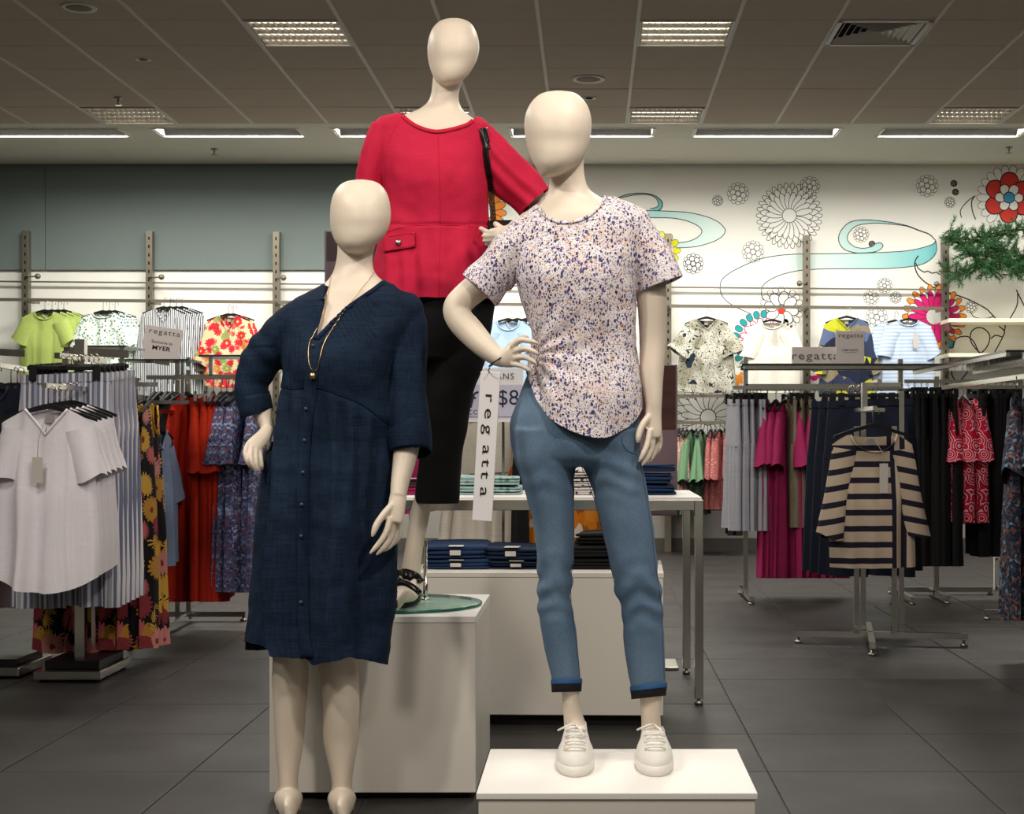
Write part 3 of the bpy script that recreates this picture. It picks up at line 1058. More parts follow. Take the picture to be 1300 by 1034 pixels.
def dispB(p, n):
    u, v = uv_of(p)
    k = min(1, max(0, (v - 300) / 120))
    if u > 824 or u < 645:
        return .004 * nz(p, 14, 2) + .003 * math.sin(p.x * 70 + 3 * nz(p, 5))
    f = .005 * k * math.sin(p.x * 62 + 1.0 + 2 * nz(p, 4) + p.z * 5) + .007 * nz(p, 8, 5) * k + .002 * nz(p, 25)
    # folds drawn towards the hand on the waist
    du, dv = u - 672, v - 452
    r = math.hypot(du, dv)
    if r < 110:
        f += .005 * math.sin(math.atan2(dv, du) * 13) * (1 - r / 110) * min(1, r / 20)
    return f


a0, a1 = px(609, 368, DB + .015), px(598, 380, DB + .015)
b0, b1 = px(838, 362, DB), px(843, 375, DB)
topB = tailor(topB, cutB, [(a0, a1 - a0, .17, lambda u, v: u < 652), (b0, b1 - b0, .17, lambda u, v: u > 808)], dispB, relax=12)

mb = MB()
mb.stack([(470, 672, 802, 0, .095), (500, 660, 808, 0, .108), (533, 648, 811.5, 0, .12), (556, 647.5, 812.5, 0, .122), (578, 652, 812, 0, .118), (592, 664, 805, 0, .095)], DB, n=56)
mb.stack([(545, 648, 730, 0, .112), (575, 650.5, 730, 0, .11), (609, 661, 729, 0, .104), (640, 670.5, 728.5, 0, .096), (669, 677.5, 729, 0, .088), (700, 681, 728.5, 0, .08), (718, 682, 727.5, 0, .077), (745, 682.5, 725.5, .003, .073), (765, 682.5, 725, .006, .071), (779, 683, 728, .008, .07), (805, 688, 732, .01, .067), (832, 693, 734.5, .012, .06), (860, 699.5, 737, .012, .053), (868, 701, 737.5, .012, .052)], DB, n=44)
mb.stack([(545, 731, 813, 0, .112), (571, 731, 812.5, 0, .11), (590, 739, 815, 0, .107), (620, 751, 821, 0, .1), (666, 762.5, 829, 0, .09), (711, 773, 834, 0, .082), (738, 779, 837.5, 0, .078), (752, 781, 840, .003, .076), (765, 786, 841, .006, .074), (779, 790, 842, .008, .073), (800, 790.5, 843, .01, .071), (832, 793.5, 844.3, .014, .064), (868, 800, 845, .016, .056), (876, 801, 845, .016, .055)], DB, n=44)
jeB = solid(mb, 'jeans', .0045, 4)


def dispJ(p, n):
    u, v = uv_of(p)
    f = .0018 * nz(p, 18)
    for cu, cv, r, a in ((705, 745, 55, .006), (812, 757, 60, .006), (690, 590, 60, .0025), (770, 590, 60, .003)):
        q = math.hypot((u - cu) * .7, v - cv) / r
        if q < 1:
            f += .8 * a * (1 - q) * (math.sin(v * .2 + (u - cu) * .1 * (1 if u < cu else -1) + 4 * nz(p, 7, cu)) + .8 * nz((p.x, p.y, p.z * 2.2), 16, cv))
    return f


jeB = tailor(jeB, None, [(px(720, 866, DB), (0, 0, -1), .1), (px(823, 873.5, DB), (0, 0, -1), .1)], dispJ)

RIS = 0.20
baseB = (px(775, 560, DB).x, DB, RIS)
mB = thing('mannequin', 'cream mannequin in a small floral top and blue skinny jeans, hand on its waist', 'mannequin', baseB)
bvhB = bvh_of(topB, bodyB)
bvhJ = bvh_of(jeB)
put_mesh('body', bodyB, M['skin'], mB, baseB)
nbB = strap(bvhB, [(683, 263), (687, 269), (694, 276), (706, 281.5), (722, 283), (740, 278.5), (755, 269), (765, 256), (769, 250)], 2.0, DB, .0025)
bl = put_mesh('blouse', topB, M['floral'], mB, baseB)
nbB.build('neckband', M['floral'], bl, origin=baseB)
je = put_mesh('jeans', jeB, M['denim'], mB, baseB)
sm = MB()
for pts in ([(728, 580), (727.5, 640), (728.5, 690), (724.5, 742), (726, 776), (733, 830), (736, 858)], [(738, 592), (752, 624), (763, 668), (774, 712), (781, 745), (791.5, 780), (792, 815), (799, 862)],
            [(812, 574), (817, 612), (826, 668), (831.5, 716), (837, 750), (840, 782), (841, 820), (843, 862)]):
    sm.tube(drape_line(bvhJ, pts, .0002, DB, 10), .001, 5)
sm.build('seam', M['stitch'], je, origin=baseB)
pk = MB()
pk.tube(drape_line(bvhJ, [(789, 556), (790, 563), (796, 572), (808, 577)], .0004, DB), .001, 5)
pk.build('pocket_seam', M['stitch'], je, origin=baseB)
M['cuffblack'] = plain('turned_up_black_lining', (20, 19, 24), 0.85)
M['cuffblue'] = plain('cuff_blue_edge', (42, 82, 126), 0.85)
for (l0, r0, l1, r1, v0, v1, dy, b_) in ((699.5, 739, 700, 738.5, 862, 879, .012, .056), (800, 847, 801, 846, 869, 886, .016, .06)):
    sl = (-.5 if l0 < 750 else -2.5)
    c = MB()
    n = 40
    def ringc(v, l, r, bb, slope):
        out = []
        for k in range(n):
            an = 2 * math.pi * k / n
            cc, ss = math.cos(an), math.sin(an)
            out.append(px((l + r) / 2 + (r - l) / 2 * cc, v + slope * cc, DB + dy + bb * ss))
        return out
    c.rings([ringc(v1 - 3, l1 + 3, r1 - 3, b_ - .008, sl), ringc(v1, l1 + .4, r1 - .4, b_ - .001, sl), ringc(v1 - 5, l1, r1, b_ + .001, sl), ringc(v0 + 6, l0, r0, b_ + .001, sl), ringc(v0 + 3, l0 + 1, r0 - 1, b_, sl)], cap=False)
    cu = c.build('cuff', M['cuffblack'], je, origin=baseB)
    c = MB()
    c.rings([ringc(v0 + 6.3, l0 - .3, r0 + .3, b_ + .0018, sl), ringc(v0 + 1.5, l0 - .3, r0 + .3, b_ + .0018, sl), ringc(v0, l0 + .3, r0 - .3, b_ - .001, sl), ringc(v0 + 1, l0 + 3, r0 - 3, b_ - .008, sl)], cap=False)
    c.build('cuff_edge', M['cuffblue'], je, origin=baseB)
# white lace-up sneakers
M['sneaker'] = plain('white_canvas', (228, 224, 216), 0.8, bump=(260, .2, .001))
M['rubber'] = plain('white_rubber', (232, 228, 220), 0.5)
for cu, dy, hi in ((731, -.02, .075), (829, -.015, .05)):
    c = px(cu, 950, DB + dy)
    x0, y0 = c.x, DB + dy
    def foot(sc, z, fr=1.0, yb=0.075, yf=-.2):
        out = []
        for k in range(28):
            an = 2 * math.pi * k / 28
            t_ = math.sin(an)
            y = (yb + yf) / 2 + (yb - yf) / 2 * t_ * fr
            w = .046 * (1 - .12 * t_ - .10 * (t_ > .3))
            out.append((x0 + w * sc * math.cos(an), y0 + y, z))
        return out
    s = MB()
    up = [foot(1.0, RIS + .018), foot(1.02, RIS + .03), foot(.97, RIS + .045, .97), foot(.8, RIS + .06, .85, .07, -.16)]
    top = foot(.66, RIS + .06 + hi * .3, .8, .065, -.12)
    top2 = foot(.6, RIS + .06 + hi * .55, .75, .062, -.08)
    up += [top, top2]
    s.rings(up, cap=False)
    sh = s.build('sneaker', M['sneaker'], mB)
    s = MB()
    s.rings([foot(1.05, RIS + .001, 1.03), foot(1.07, RIS + .012, 1.035), foot(1.06, RIS + .024, 1.03), foot(.98, RIS + .026, .99)])
    s.build('sole', M['rubber'], sh, origin=baseB)
    for i in range(4):
        zz, yy = RIS + .062 + .011 * i, y0 - .155 + .025 * i
        MB().tube([(x0 - .026, yy + .012, zz - .004), (x0 - .012, yy - .004, zz + .005), (x0 + .012, yy - .004, zz + .005), (x0 + .026, yy + .012, zz - .004)], .0028, 6).build('lace', M['rubber'], sh, origin=baseB)
    MB().tube([(x0, y0 - .085, RIS + .108), (x0 - .012, y0 - .1, RIS + .112), (x0 - .03, y0 - .105, RIS + .106), (x0 - .045, y0 - .1, RIS + .098)], .0026, 6).build('lace', M['rubber'], sh, origin=baseB)
    MB().tube([(x0, y0 - .085, RIS + .108), (x0 + .014, y0 - .105, RIS + .1), (x0 + .02, y0 - .12, RIS + .085)], .0026, 6).build('lace', M['rubber'], sh, origin=baseB)

# ============ C: navy linen dress figure on the floor in front
DC = 4.19
mb = MB()
mb.stack([(228, 454, 461, 0, .005), (230, 441, 474, 0, .035), (235, 431.5, 483.5, 0, .06), (245, 424, 491, 0, .085), (258, 420, 495, 0, .102), (274, 418.7, 496.3, 0, .108), (288, 419.5, 494, 0, .106),
          (300, 422.5, 488, -.008, .096), (309, 427, 479.5, -.018, .08), (316, 434, 470, -.028, .056), (320.5, 441, 463, -.034, .03), (322.5, 449, 455, -.036, .006)], DC)
mb.stack([(290, 430, 482, .025, .056), (308, 428.5, 477.5, .025, .056), (322, 428, 474, .022, .056), (335, 426, 473, .02, .058), (346, 422.5, 476, .014, .062), (354, 417.5, 483, .008, .068), (361, 411, 492, .002, .07), (368, 404, 501, -.002, .076), (377, 394, 510, 0, .084), (390, 380, 516, 0, .092), (415, 372, 508, -.008, .105),
          (450, 370, 484, -.02, .118), (490, 368, 478, -.01, .11), (540, 366, 474, 0, .1), (620, 362, 470, 0, .1), (690, 362, 470, 0, .095), (720, 366, 466, 0, .085)], DC)
mb.etube([(380, 405, 0, 20, .048), (354, 433, .015, 20, .046), (328, 466, .03, 18, .042), (322, 485, .03, 17, .04), (326, 505, .02, 15, .036), (333, 524, .0, 12.5, .03), (339, 541, -.02, 9, .024), (340, 549, -.03, 9, .022)], DC, n=24)
hand(mb, DC, [(341, 545, -.03, 8.5, .019), (334, 555, -.05, 10, .016), (324, 565, -.07, 11, .013), (320, 570, -.075, 11, .012)],
     [[(315, 564, -.078, 3.3, .0085), (311.5, 573, -.1, 3.2, .008), (313, 584, -.108, 3.0, .0075), (320, 597, -.1, 2.6, .0065)],
      [(319.5, 567, -.08, 3.3, .0085), (318.5, 580, -.108, 3.1, .008), (320.5, 589.5, -.114, 2.9, .0075), (325.2, 600, -.104, 2.5, .0065)],
      [(325, 570, -.078, 3.2, .008), (325.2, 583, -.1, 3.0, .0078), (326.5, 591.5, -.104, 2.8, .007), (329.5, 601, -.096, 2.4, .006)],
      [(330, 572, -.07, 3, .0078), (331.4, 582.5, -.086, 2.8, .0072), (332.2, 590, -.09, 2.5, .0068), (333.2, 597.5, -.084, 2.2, .006)]],
     [(338, 551, -.04, 4, .010), (340.5, 563, -.045, 3.8, .0095), (339.5, 574, -.04, 3.3, .008)])
mb.etube([(518, 405, 0, 22, .05), (519, 450, -.01, 20, .046), (519, 500, -.03, 18.5, .042), (518, 545, -.05, 18, .04), (516, 570, -.066, 16.2, .037), (512, 592, -.09, 14, .033), (508, 612, -.115, 11.8, .028), (505.5, 632, -.135, 10.3, .024)], DC, n=24)
hand(mb, DC, [(506, 626, -.13, 10.4, .022), (504, 640, -.142, 11.3, .019), (501.5, 655, -.15, 11.6, .016), (500, 664, -.154, 10.8, .014)],
     [[(495, 658, -.162, 4.4, .010), (491, 674, -.172, 4.2, .0098), (483, 688, -.178, 3.9, .0092), (469, 704, -.182, 3.2, .008)],
      [(499, 662, -.15, 4.3, .010), (497.5, 679, -.152, 4.1, .0095), (490, 692.5, -.158, 3.7, .009), (477, 705.5, -.166, 3.1, .0075)],
      [(503.5, 661, -.136, 4.2, .010), (503.5, 678, -.132, 3.9, .0092), (498, 690.5, -.137, 3.5, .0085), (487, 701, -.146, 2.9, .0075)],
      [(507, 658, -.122, 3.9, .0095), (508.5, 673, -.114, 3.5, .0088), (505.5, 684, -.117, 3.2, .008), (498, 693.5, -.124, 2.7, .007)]],
     [(499, 640, -.15, 4.6, .011), (487.5, 653, -.17, 4.7, .011), (478, 667, -.182, 4.5, .0105), (472.5, 682, -.19, 3.8, .009)])
mb.etube([(382, 690, 0, 24, .075), (370, 790, 0, 22, .06), (369, 838, .0, 22.5, .055), (368.5, 868, .005, 22.6, .056), (368, 900, .01, 20.3, .052), (367, 945, .015, 17.5, .045), (366, 985, .01, 12.5, .036), (366, 1003, .01, 12.5, .036), (366, 1020, 0, 15, .045), (366, 1030, -.01, 15, .045)], DC, n=28)
mb.etube([(436, 690, 0, 24, .075), (428, 790, 0, 23, .06), (427.5, 838, 0, 23.5, .055), (431, 862, .003, 23.8, .057), (433.3, 888, .006, 23, .056), (433.2, 915, .01, 22.6, .052), (433, 942, .015, 22, .047), (434, 985, .01, 13.5, .037), (434, 1003, .01, 13, .036), (434, 1020, 0, 15, .045), (434, 1030, -.01, 15, .045)], DC, n=28)
for cu in (366, 434):
    mb.etube([(cu, 1014, .01, 15, .04), (cu, 1023, -.07, 17, .03), (cu, 1031, -.14, 18, .018), (cu, 1035, -.18, 13, .008)], DC, n=20)
bodyC = solid(mb, 'body', .0034, 3)

mb = MB()
mb.stack([(351, 428, 479, .01, .062), (355, 421, 486, .008, .068), (360, 412, 494, .004, .076), (366, 400, 508, 0, .084), (373, 386, 523, 0, .094), (382, 372, 533, 0, .104), (395, 362, 536, 0, .112), (412, 357, 530, -.004, .122), (432, 356, 512, -.012, .134), (455, 357, 500, -.022, .142), (478, 357.5, 494, -.022, .142), (498, 356, 494, -.016, .138),
          (530, 348, 497, -.008, .138), (560, 340, 500, 0, .142), (584, 333, 502, 0, .146), (620, 328, 504.5, 0, .152), (668, 323.5, 505.5, 0, .158), (702, 321, 504, 0, .16), (752, 317, 500.5, 0, .16), (790, 313.5, 498, 0, .16), (820, 310.5, 495.5, 0, .162), (860, 308, 493, 0, .164)], DC, n=80)
mb.etube([(390, 398, 0, 22, .06), (372, 412, .0, 26, .066), (350, 436, .01, 26.5, .066), (328, 464, .02, 25, .062), (319, 486, .02, 20, .058), (321, 505, .015, 20, .056), (325.5, 521, .01, 20.5, .055), (327, 527, .01, 20.5, .055)], DC, n=32, sub=6)
mb.etube([(508, 392, 0, 26, .06), (515, 418, -.005, 26, .066), (515.5, 455, -.012, 26, .066), (516, 490, -.024, 26.5, .066), (519, 530, -.042, 25.5, .063), (521, 560, -.058, 24, .06), (521.5, 572, -.064, 24, .058)], DC, n=32)
drC = solid(mb, 'dress', .0045, 8)
NECKC = [(408, 352), (414, 366), (410.5, 378), (411, 384), (407, 400), (403.5, 416), (402, 430), (408, 424), (416, 415), (424, 407), (434, 397), (444, 388), (458, 379), (472, 369.5), (484, 360), (489, 352), (480, 340), (410, 340)]
HEMC = [(300, 814), (311, 815), (330, 820), (345, 823.5), (347, 834), (360, 835.5), (388, 839), (393, 847), (399, 846), (405, 842.5), (420, 839), (449, 834), (452, 838.5), (470, 840), (493, 844.5), (510, 845)]


def cutC(c):
    u, v = uv_of(c)
    if v < 354 and 405 < u < 495:
        return True
    if c.y < DC + .05 and in_poly(u, v, NECKC):
        return True
    if v > 800:
        return v > (hem_v(HEMC, u) if c.y < DC + .03 else 826)
    return False


SEAMC = [(330, 520), (358, 491), (375, 494), (394, 490.5), (410, 494), (425, 499.5), (445, 507), (460, 513.5), (478, 527), (496, 540), (510, 560)]


def dispC(p, n):
    u, v = uv_of(p)
    f = .003 * nz(p, 24, 1) + .0045 * nz(p, 10, 4)
    sv = hem_v(SEAMC, u)
    if 340 < u < 500 and v > sv:                # skirt gathers under the empire seam, opening to broad folds
        k = min(1, (v - sv) / 30)
        fade = max(.25, 1 - (v - sv) / 260)
        f += .009 * k * fade * math.sin(p.x * 125 + 2.5 * nz(p, 5))
        f += .012 * max(0, min(1, (v - 520) / 200)) * (1 - 2 * abs(math.sin(p.x * 19 + .5 + .6 * nz(p, 3)))) * (1 if n.y < 0 else .3)
        f += .017 * max(0, min(1, (v - 530) / 140)) * math.sin(p.x * 38 + 1.4 * math.sin(p.z * 3) + .8)
        f += .003 * nz((p.x * 1.0, p.y, p.z * 3), 8, 9)
    if abs(v - sv - 1.5) < 2 and 356 < u < 496:
        f -= .002
    if n.y < -.25 and 422 < u < 476 and 378 < v < 432:           # pintucks beside the neck opening
        f += .003 * math.sin((p.x * .86 + p.z * .5) * 470)
    if n.y < -.25 and 358 < u < 403 and 425 < v < 492:
        f += .0014 * math.sin(p.x * 420)
    if u > 498 and v < 575:                      # soft drag lines down the long sleeve
        f += .003 * math.sin(p.x * 90 + 3 * nz(p, 4) + p.z * 10) + .004 * nz(p, 9, 8)
    if u < 352 and v < 530:
        f += .002 * math.sin((p.z + p.x * .8) * 80 + 3 * nz(p, 6)) * (1 if v > 420 else .4) + .005 * nz(p, 12, 6) * (1 if v > 440 else .3)
    return f


c0, c1 = px(521, 570, DC - .062), px(521.5, 580, DC - .066)
e0, e1 = px(324.5, 519.5, DC + .01), px(327, 529, DC + .01)
drC = tailor(drC, cutC, [(c0, Vector((.12, 0, -1)), .12, lambda u, v: u > 498.5), (e0, Vector((-.12, 0, -1)), .1, lambda u, v: u < 346)], dispC, relax=10)
baseC = (px(405, 600, DC).x, DC, 0.0)
mC = thing('mannequin', 'cream mannequin in a navy linen shirt dress with a gold pendant necklace', 'mannequin', baseC)
bvhC = bvh_of(drC, bodyC)
put_mesh('body', bodyC, M['skin'], mC, baseC)
bands = [strap(bvhC, [(486, 359), (474, 368.5), (459, 378.5), (445, 388), (434, 398), (424, 408), (416, 416.5), (408, 425), (402, 431)], 2.4, DC, .003),
         strap(bvhC, [(415.5, 364), (413, 371), (409.5, 379), (410.5, 384), (406.5, 400), (402.5, 416), (400.5, 431)], 2.2, DC, .003)]
plk = strap(bvhC, [(401, 433), (398, 460), (394, 497), (390, 530), (386.5, 575), (384.5, 640), (384.5, 720), (386, 800), (390, 836)], 8, DC, .002, sub=5)
btn = [drape(bvhC, u, v, .004, DC) for u, v in ((398, 440), (389, 519), (386.5, 559.5), (384, 600), (382.5, 641), (381.5, 681), (381.5, 765))]
seamC = [drape(bvhC, u, v, .0006, DC) for u, v in spline([(358, 491), (375, 494), (394, 490.5), (410, 494), (425, 499.5), (445, 507), (460, 513.5), (478, 527), (492, 538)], 8)]
neck1 = [drape(bvhC, u, v, .003, DC) for u, v in spline([(474, 347), (468, 356), (458, 368), (449, 379), (436, 397), (424, 415), (412, 436), (406.5, 455), (404, 466), (400.5, 471)], 8)]
neck2 = [drape(bvhC, u, v, .003, DC) for u, v in spline([(421.5, 350), (417, 372), (412, 393), (407, 410), (399.5, 424), (394.5, 434), (392, 446), (394, 464), (397, 471)], 8)]
pen = drape(bvhC, 398.7, 477, .008, DC)
dr = put_mesh('dress', drC, M['linen'], mC, baseC)
for b_ in bands:
    b_.build('neckband', M['linenband'], dr, origin=baseC)
plk.build('placket', M['linen'], dr, origin=baseC)
M['btn'] = plain('navy_button', (58, 66, 84), 0.3)
for q in btn:
    MB().tube([q + Vector((0, .001, 0)), q + Vector((0, -.003, 0))], [.0055, .0045], 14).build('button', M['btn'], dr, origin=baseC)
MB().tube(seamC, .0013, 5).build('waist_seam', M['linenband'], dr, origin=baseC)
for nodes in ([(519.2, 544, -.049, 25.4, .063), (520, 547, -.051, 27.5, .068), (521.8, 571, -.063, 26.6, .066), (522, 574.5, -.065, 24.6, .061)],
              [(322, 505, .015, 20.8, .058), (322.5, 507, .015, 21.4, .059), (325, 521, .01, 21.4, .057), (325.8, 524, .01, 20.4, .055)]):
    c = MB().etube(nodes, DC, n=36, sub=3, cap=False)
    c.build('sleeve_cuff', M['linen'], dr, origin=baseC)
ch = MB().tube(neck1, .0009, 6).tube(neck2, .0009, 6).build('necklace_chain', M['gold'], mC)
MB().lathe([(.001, -.0095), (.006, -.0075), (.0092, -.002), (.0092, .002), (.006, .0075), (.001, .0095)], pen, 18).build('pendant', M['gold'], ch, origin=baseC)
# ------------------------------------------------------------------ the mural printed on the wall
MY = BACK - 0.0
M['mline'] = plain('mural_line', (40, 36, 36), 0.7)
M['mlgrey'] = plain('mural_grey_line', (104, 98, 94), 0.7)
M['mwhite'] = plain('mural_white', (240, 240, 234), 0.6)
M['mred'] = plain('mural_red', (214, 56, 44), 0.6)
M['mblue'] = plain('mural_blue', (62, 148, 186), 0.6)
M['mpink'] = plain('mural_pink', (212, 22, 112), 0.6)
M['morange'] = plain('mural_orange', (238, 142, 48), 0.6)
M['mteal'] = plain('mural_teal', (30, 152, 156), 0.6)
M['myellow'] = plain('mural_yellow', (236, 230, 40), 0.6)
M['mgrey'] = plain('mural_grey', (206, 206, 200), 0.6)


def swirl_mat(name, a, b, u0, u1):
    t = NT(name)
    x = t.xyz()[0]
    x0, x1 = (u0 - 750) * BACK / F, (u1 - 750) * BACK / F
    return t.done(t.mix(t.step(x, x0, x1), a, b), 0.6, 0, .3)


def wp(u, v, lift):
    return ((u - 750) * MY / F, MY - lift, EYE + (554 - v) * MY / F)


class Print:
    """ink laid on the wall in layers well under a millimetre apart"""
    def __init__(self):
        self.mb, self.mats, self.layer = MB(), [], 1

    def mi(self, m):
        if m not in self.mats:
            self.mats.append(m)
        return self.mats.index(m)

    def lift(self):
        self.layer += 1
        return 0.0006 + 0.00003 * self.layer

    def fill(self, pts, m):
        l = self.lift()
        n = len(pts)
        self.mb.add([wp(u, v, l) for u, v in pts], [tuple(range(n))], self.mi(m))

    def band(self, A, B, m, even=True):
        """fill between two outlines"""
        l = self.lift()
        n = 40
        def res(P):
            P = np.array(P, float)
            s = np.r_[0, np.cumsum(np.hypot(*np.diff(P, axis=0).T))]
            q = np.linspace(0, s[-1], n)
            return np.c_[np.interp(q, s, P[:, 0]), np.interp(q, s, P[:, 1])]
        a, b = (res(A), res(B)) if even else (np.array(A), np.array(B))
        n = len(a)
        vs = [wp(u, v, l) for u, v in a] + [wp(u, v, l) for u, v in b]
        self.mb.add(vs, [(i, i + 1, n + i + 1, n + i) for i in range(n - 1)], self.mi(m))

    def line(self, pts, w, m, closed=False):
        l = self.lift()
        P = [np.array(p, float) for p in pts]
        n = len(P)
        vs = []
        for i in range(n):
            a = P[i - 1] if (closed or i > 0) else P[i]
            b = P[(i + 1) % n] if (closed or i < n - 1) else P[i]
            t = b - a
            L = np.hypot(*t) or 1
            nr = np.array([-t[1], t[0]]) / L * w / 2
            vs += [wp(*(P[i] + nr), l), wp(*(P[i] - nr), l)]
        fs = [(2 * i, 2 * i + 1, 2 * ((i + 1) % n) + 1, 2 * ((i + 1) % n)) for i in range(n if closed else n - 1)]
        self.mb.add(vs, fs, self.mi(m))

    def build(self, name):
        return self.mb.build(name, self.mats, wall_back, smooth=False)


def petal(cx, cy, ang, r0, r1, w, n=14):
    """a rounded petal from radius r0 to r1"""
    out = []
    for i in range(n + 1):
        t = math.pi * i / n
        r = r0 + (r1 - r0) * (1 - math.cos(t)) / 2
        k = w / 2 * math.sin(t) ** .8
        out.append((r, k))
    pts = out + [(r, -k) for r, k in out[-2:0:-1]]
    ca, sa = math.cos(ang), math.sin(ang)
    return [(cx + r * ca - k * sa, cy + r * sa + k * ca) for r, k in pts]


def circ(cx, cy, r, n=24):
    return [(cx + r * math.cos(2 * math.pi * i / n), cy + r * math.sin(2 * math.pi * i / n)) for i in range(n)]


def flower(p, cx, cy, n, r0, r1, w, fillm, linem, lw, ph=0.0, a0=0, a1=2 * math.pi):
    for i in range(n):
        a = a0 + (a1 - a0) * i / n + ph
        P = petal(cx, cy, a, r0, r1, w)
        if fillm:
            p.fill(P, fillm)
        if linem:
            p.line(P, lw, linem, True)


def doily(cx, cy, r, m=None, lw=.8, n=6):
    p = Print()
    m = m or M['mlgrey']
    flower(p, cx, cy, n * 2, r * .72, r, r * .42, None, m, lw * .7)
    flower(p, cx, cy, n, r * .26, r * .74, r * .5, M['mwhite'], m, lw, .3)
    p.fill(circ(cx, cy, r * .24, 14), M['mwhite'])
    p.line(circ(cx, cy, r * .24, 14), lw, m, True)
    return p.build('mural_flower')


S = lambda pts: spline(pts, 5)
t1 = swirl_mat('mural_swirl_teal', (112, 190, 192), (176, 222, 220), 838, 800)
t2 = swirl_mat('mural_swirl_pale', (176, 220, 218), (226, 240, 234), 832, 925)
t3 = swirl_mat('mural_swirl_sea', (214, 234, 228), (112, 194, 198), 1040, 1186)
# water swirl by the floral figure's shoulder
p = Print()
o = S([(772, 257), (780, 253), (797, 247), (816, 245.5), (831, 248.5), (839.5, 255), (841, 261), (838.5, 266), (834, 268.5)])
i_ = S([(772, 258), (790, 251), (808, 247.5), (823.5, 247.5), (832, 251.5), (835.5, 257), (834.5, 262.5), (825, 265.5)])
p.band(o, i_, t1)
p.line(o, 1.2, M['mline'])
p.line(i_, 1.0, M['mline'])
o = S([(800, 267), (826, 267.5), (852.6, 268.5), (874, 270), (896, 275), (911, 281.5), (919, 289), (920.5, 294), (916, 301), (903, 308), (881.6, 313.5), (858, 315)])
i_ = S([(800, 276), (832, 276.5), (852.6, 277), (870, 280), (884.5, 286), (891, 293), (887.4, 300), (876, 306), (858.4, 309)])
p.band(o, i_, t2)
p.line(o, 1.0, M['mline'])
p.line(i_, 1.0, M['mline'])
p.build('mural_swirl')
# long water swirl between the uprights
p = Print()
o = S([(914, 366), (916, 356), (926, 347), (945, 337), (965, 329), (985, 325), (1007, 323), (1028, 322.5), (1075, 322), (1120, 320.6), (1155.5, 318), (1182.6, 311), (1188, 305.7)])
i_ = S([(966.6, 372), (968, 364), (975, 357), (989, 350), (1005, 345.5), (1021, 343), (1050, 341.5), (1090, 341.3), (1128, 341), (1166, 337), (1182.6, 328.7), (1189, 318), (1188, 305.7)])
p.band(o, i_, t3)
p.line(o, 1.0, M['mline'])
p.line(i_, 1.0, M['mline'])
oa = S([(1188, 305.7), (1180, 297.6), (1168, 293), (1155.5, 288), (1147, 285.6), (1128, 282), (1101, 279.4), (1079.6, 282), (1067.4, 293.5), (1064.7, 305.7), (1071.5, 316.5), (1085, 321), (1095, 321.4), (1107, 320.6)])
ia = S([(1188, 305.7), (1180, 298), (1168, 293.6), (1155.5, 288.8), (1147, 286.6), (1128, 284.5), (1109, 283.5), (1088, 286.7), (1077, 297), (1076.5, 306), (1084, 313), (1091, 315), (1097, 315.4), (1103, 314.4)])
p.band(oa, ia, t3, False)
blob = S([(1101, 315), (1107, 313), (1111, 310), (1117.5, 308.4), (1121, 312.5), (1116, 318), (1107, 320.6)])
p.fill(blob, t3)
p.line(oa, 1.1, M['mline'])
p.line(ia[:-1], 1.0, M['mline'])
p.line(blob, 1.0, M['mline'])
p.line(S([(914, 366), (916, 374), (922, 382), (934, 390), (954, 399)]), 1.0, M['mline'])
p.line(S([(966.6, 372), (968, 379), (975.4, 386.4)]), 1.0, M['mline'])
p.build('mural_swirl')
# big outlined daisy
p = Print()
for n, r1, w, ph in ((30, 42, 8, 0), (26, 37, 8.5, .11), (22, 30, 8, .05)):
    flower(p, 1002, 274, n, 8, r1, w, M['mwhite'], M['mline'], .75, ph)
p.fill(circ(1002, 274, 9), M['mwhite'])
p.line(circ(1002, 274, 9), .9, M['mlgrey'], True)
p.build('mural_flower')
for a in ((937, 246, 14), (1028, 237, 13), (911, 255, 7), (956, 320, 14), (1177, 236, 14), (1206, 257, 7), (1093, 298, 10), (1123, 363, 10), (1106, 378, 10), (1137, 378, 7.5), (1113, 403, 14), (1233, 390, 8)):
    doily(*a)
doily(880, 335, 13, M['mline'], 1.0)
for a in ((1211, 233, 4), (1213, 244, 4), (1107, 310, 4)):
    doily(*a, M['mline'], 1.2)
# red flower with a blue eye
p = Print()
flower(p, 1281, 251, 22, 24, 41, 10, M['mwhite'], M['mlgrey'], .7)
flower(p, 1281, 251, 6, 4, 32, 23, M['mred'], M['mline'], 1.5, .55)
flower(p, 1281, 251, 6, 4, 18, 12, M['mwhite'], M['mline'], 1.2, 0.03)
p.fill(circ(1281, 251, 7), M['mblue'])
p.line(circ(1281, 251, 7), 1.2, M['mline'], True)
p.build('mural_flower')
# pink flower with orange tips behind the upright
p = Print()
flower(p, 1186, 402, 22, 18, 41, 8, M['morange'], M['mline'], .8)
flower(p, 1186, 402, 18, 9, 34, 9, M['mwhite'], M['mline'], .6, .1)
flower(p, 1186, 402, 18, 9, 33, 7.5, M['mpink'], M['mline'], .7)
p.fill(circ(1186, 402, 10), M['mgrey'])
p.build('mural_flower')
p = Print()
p.fill([(1190, 426), (1214, 430), (1210, 442), (1192, 444)], M['mblue'])
p.line([(1190, 426), (1214, 430), (1210, 442), (1192, 444)], 1, M['mline'], True)
p.build('mural_leaf')
# outlined flower with a red heart
p = Print()
flower(p, 992, 392, 20, 20, 28, 7, M['mwhite'], M['mlgrey'], .7)
flower(p, 992, 392, 8, 5, 22, 12, M['mwhite'], M['mline'], 1.1, .2)
p.fill(circ(992, 395, 4.5), M['mred'])
p.build('mural_flower')
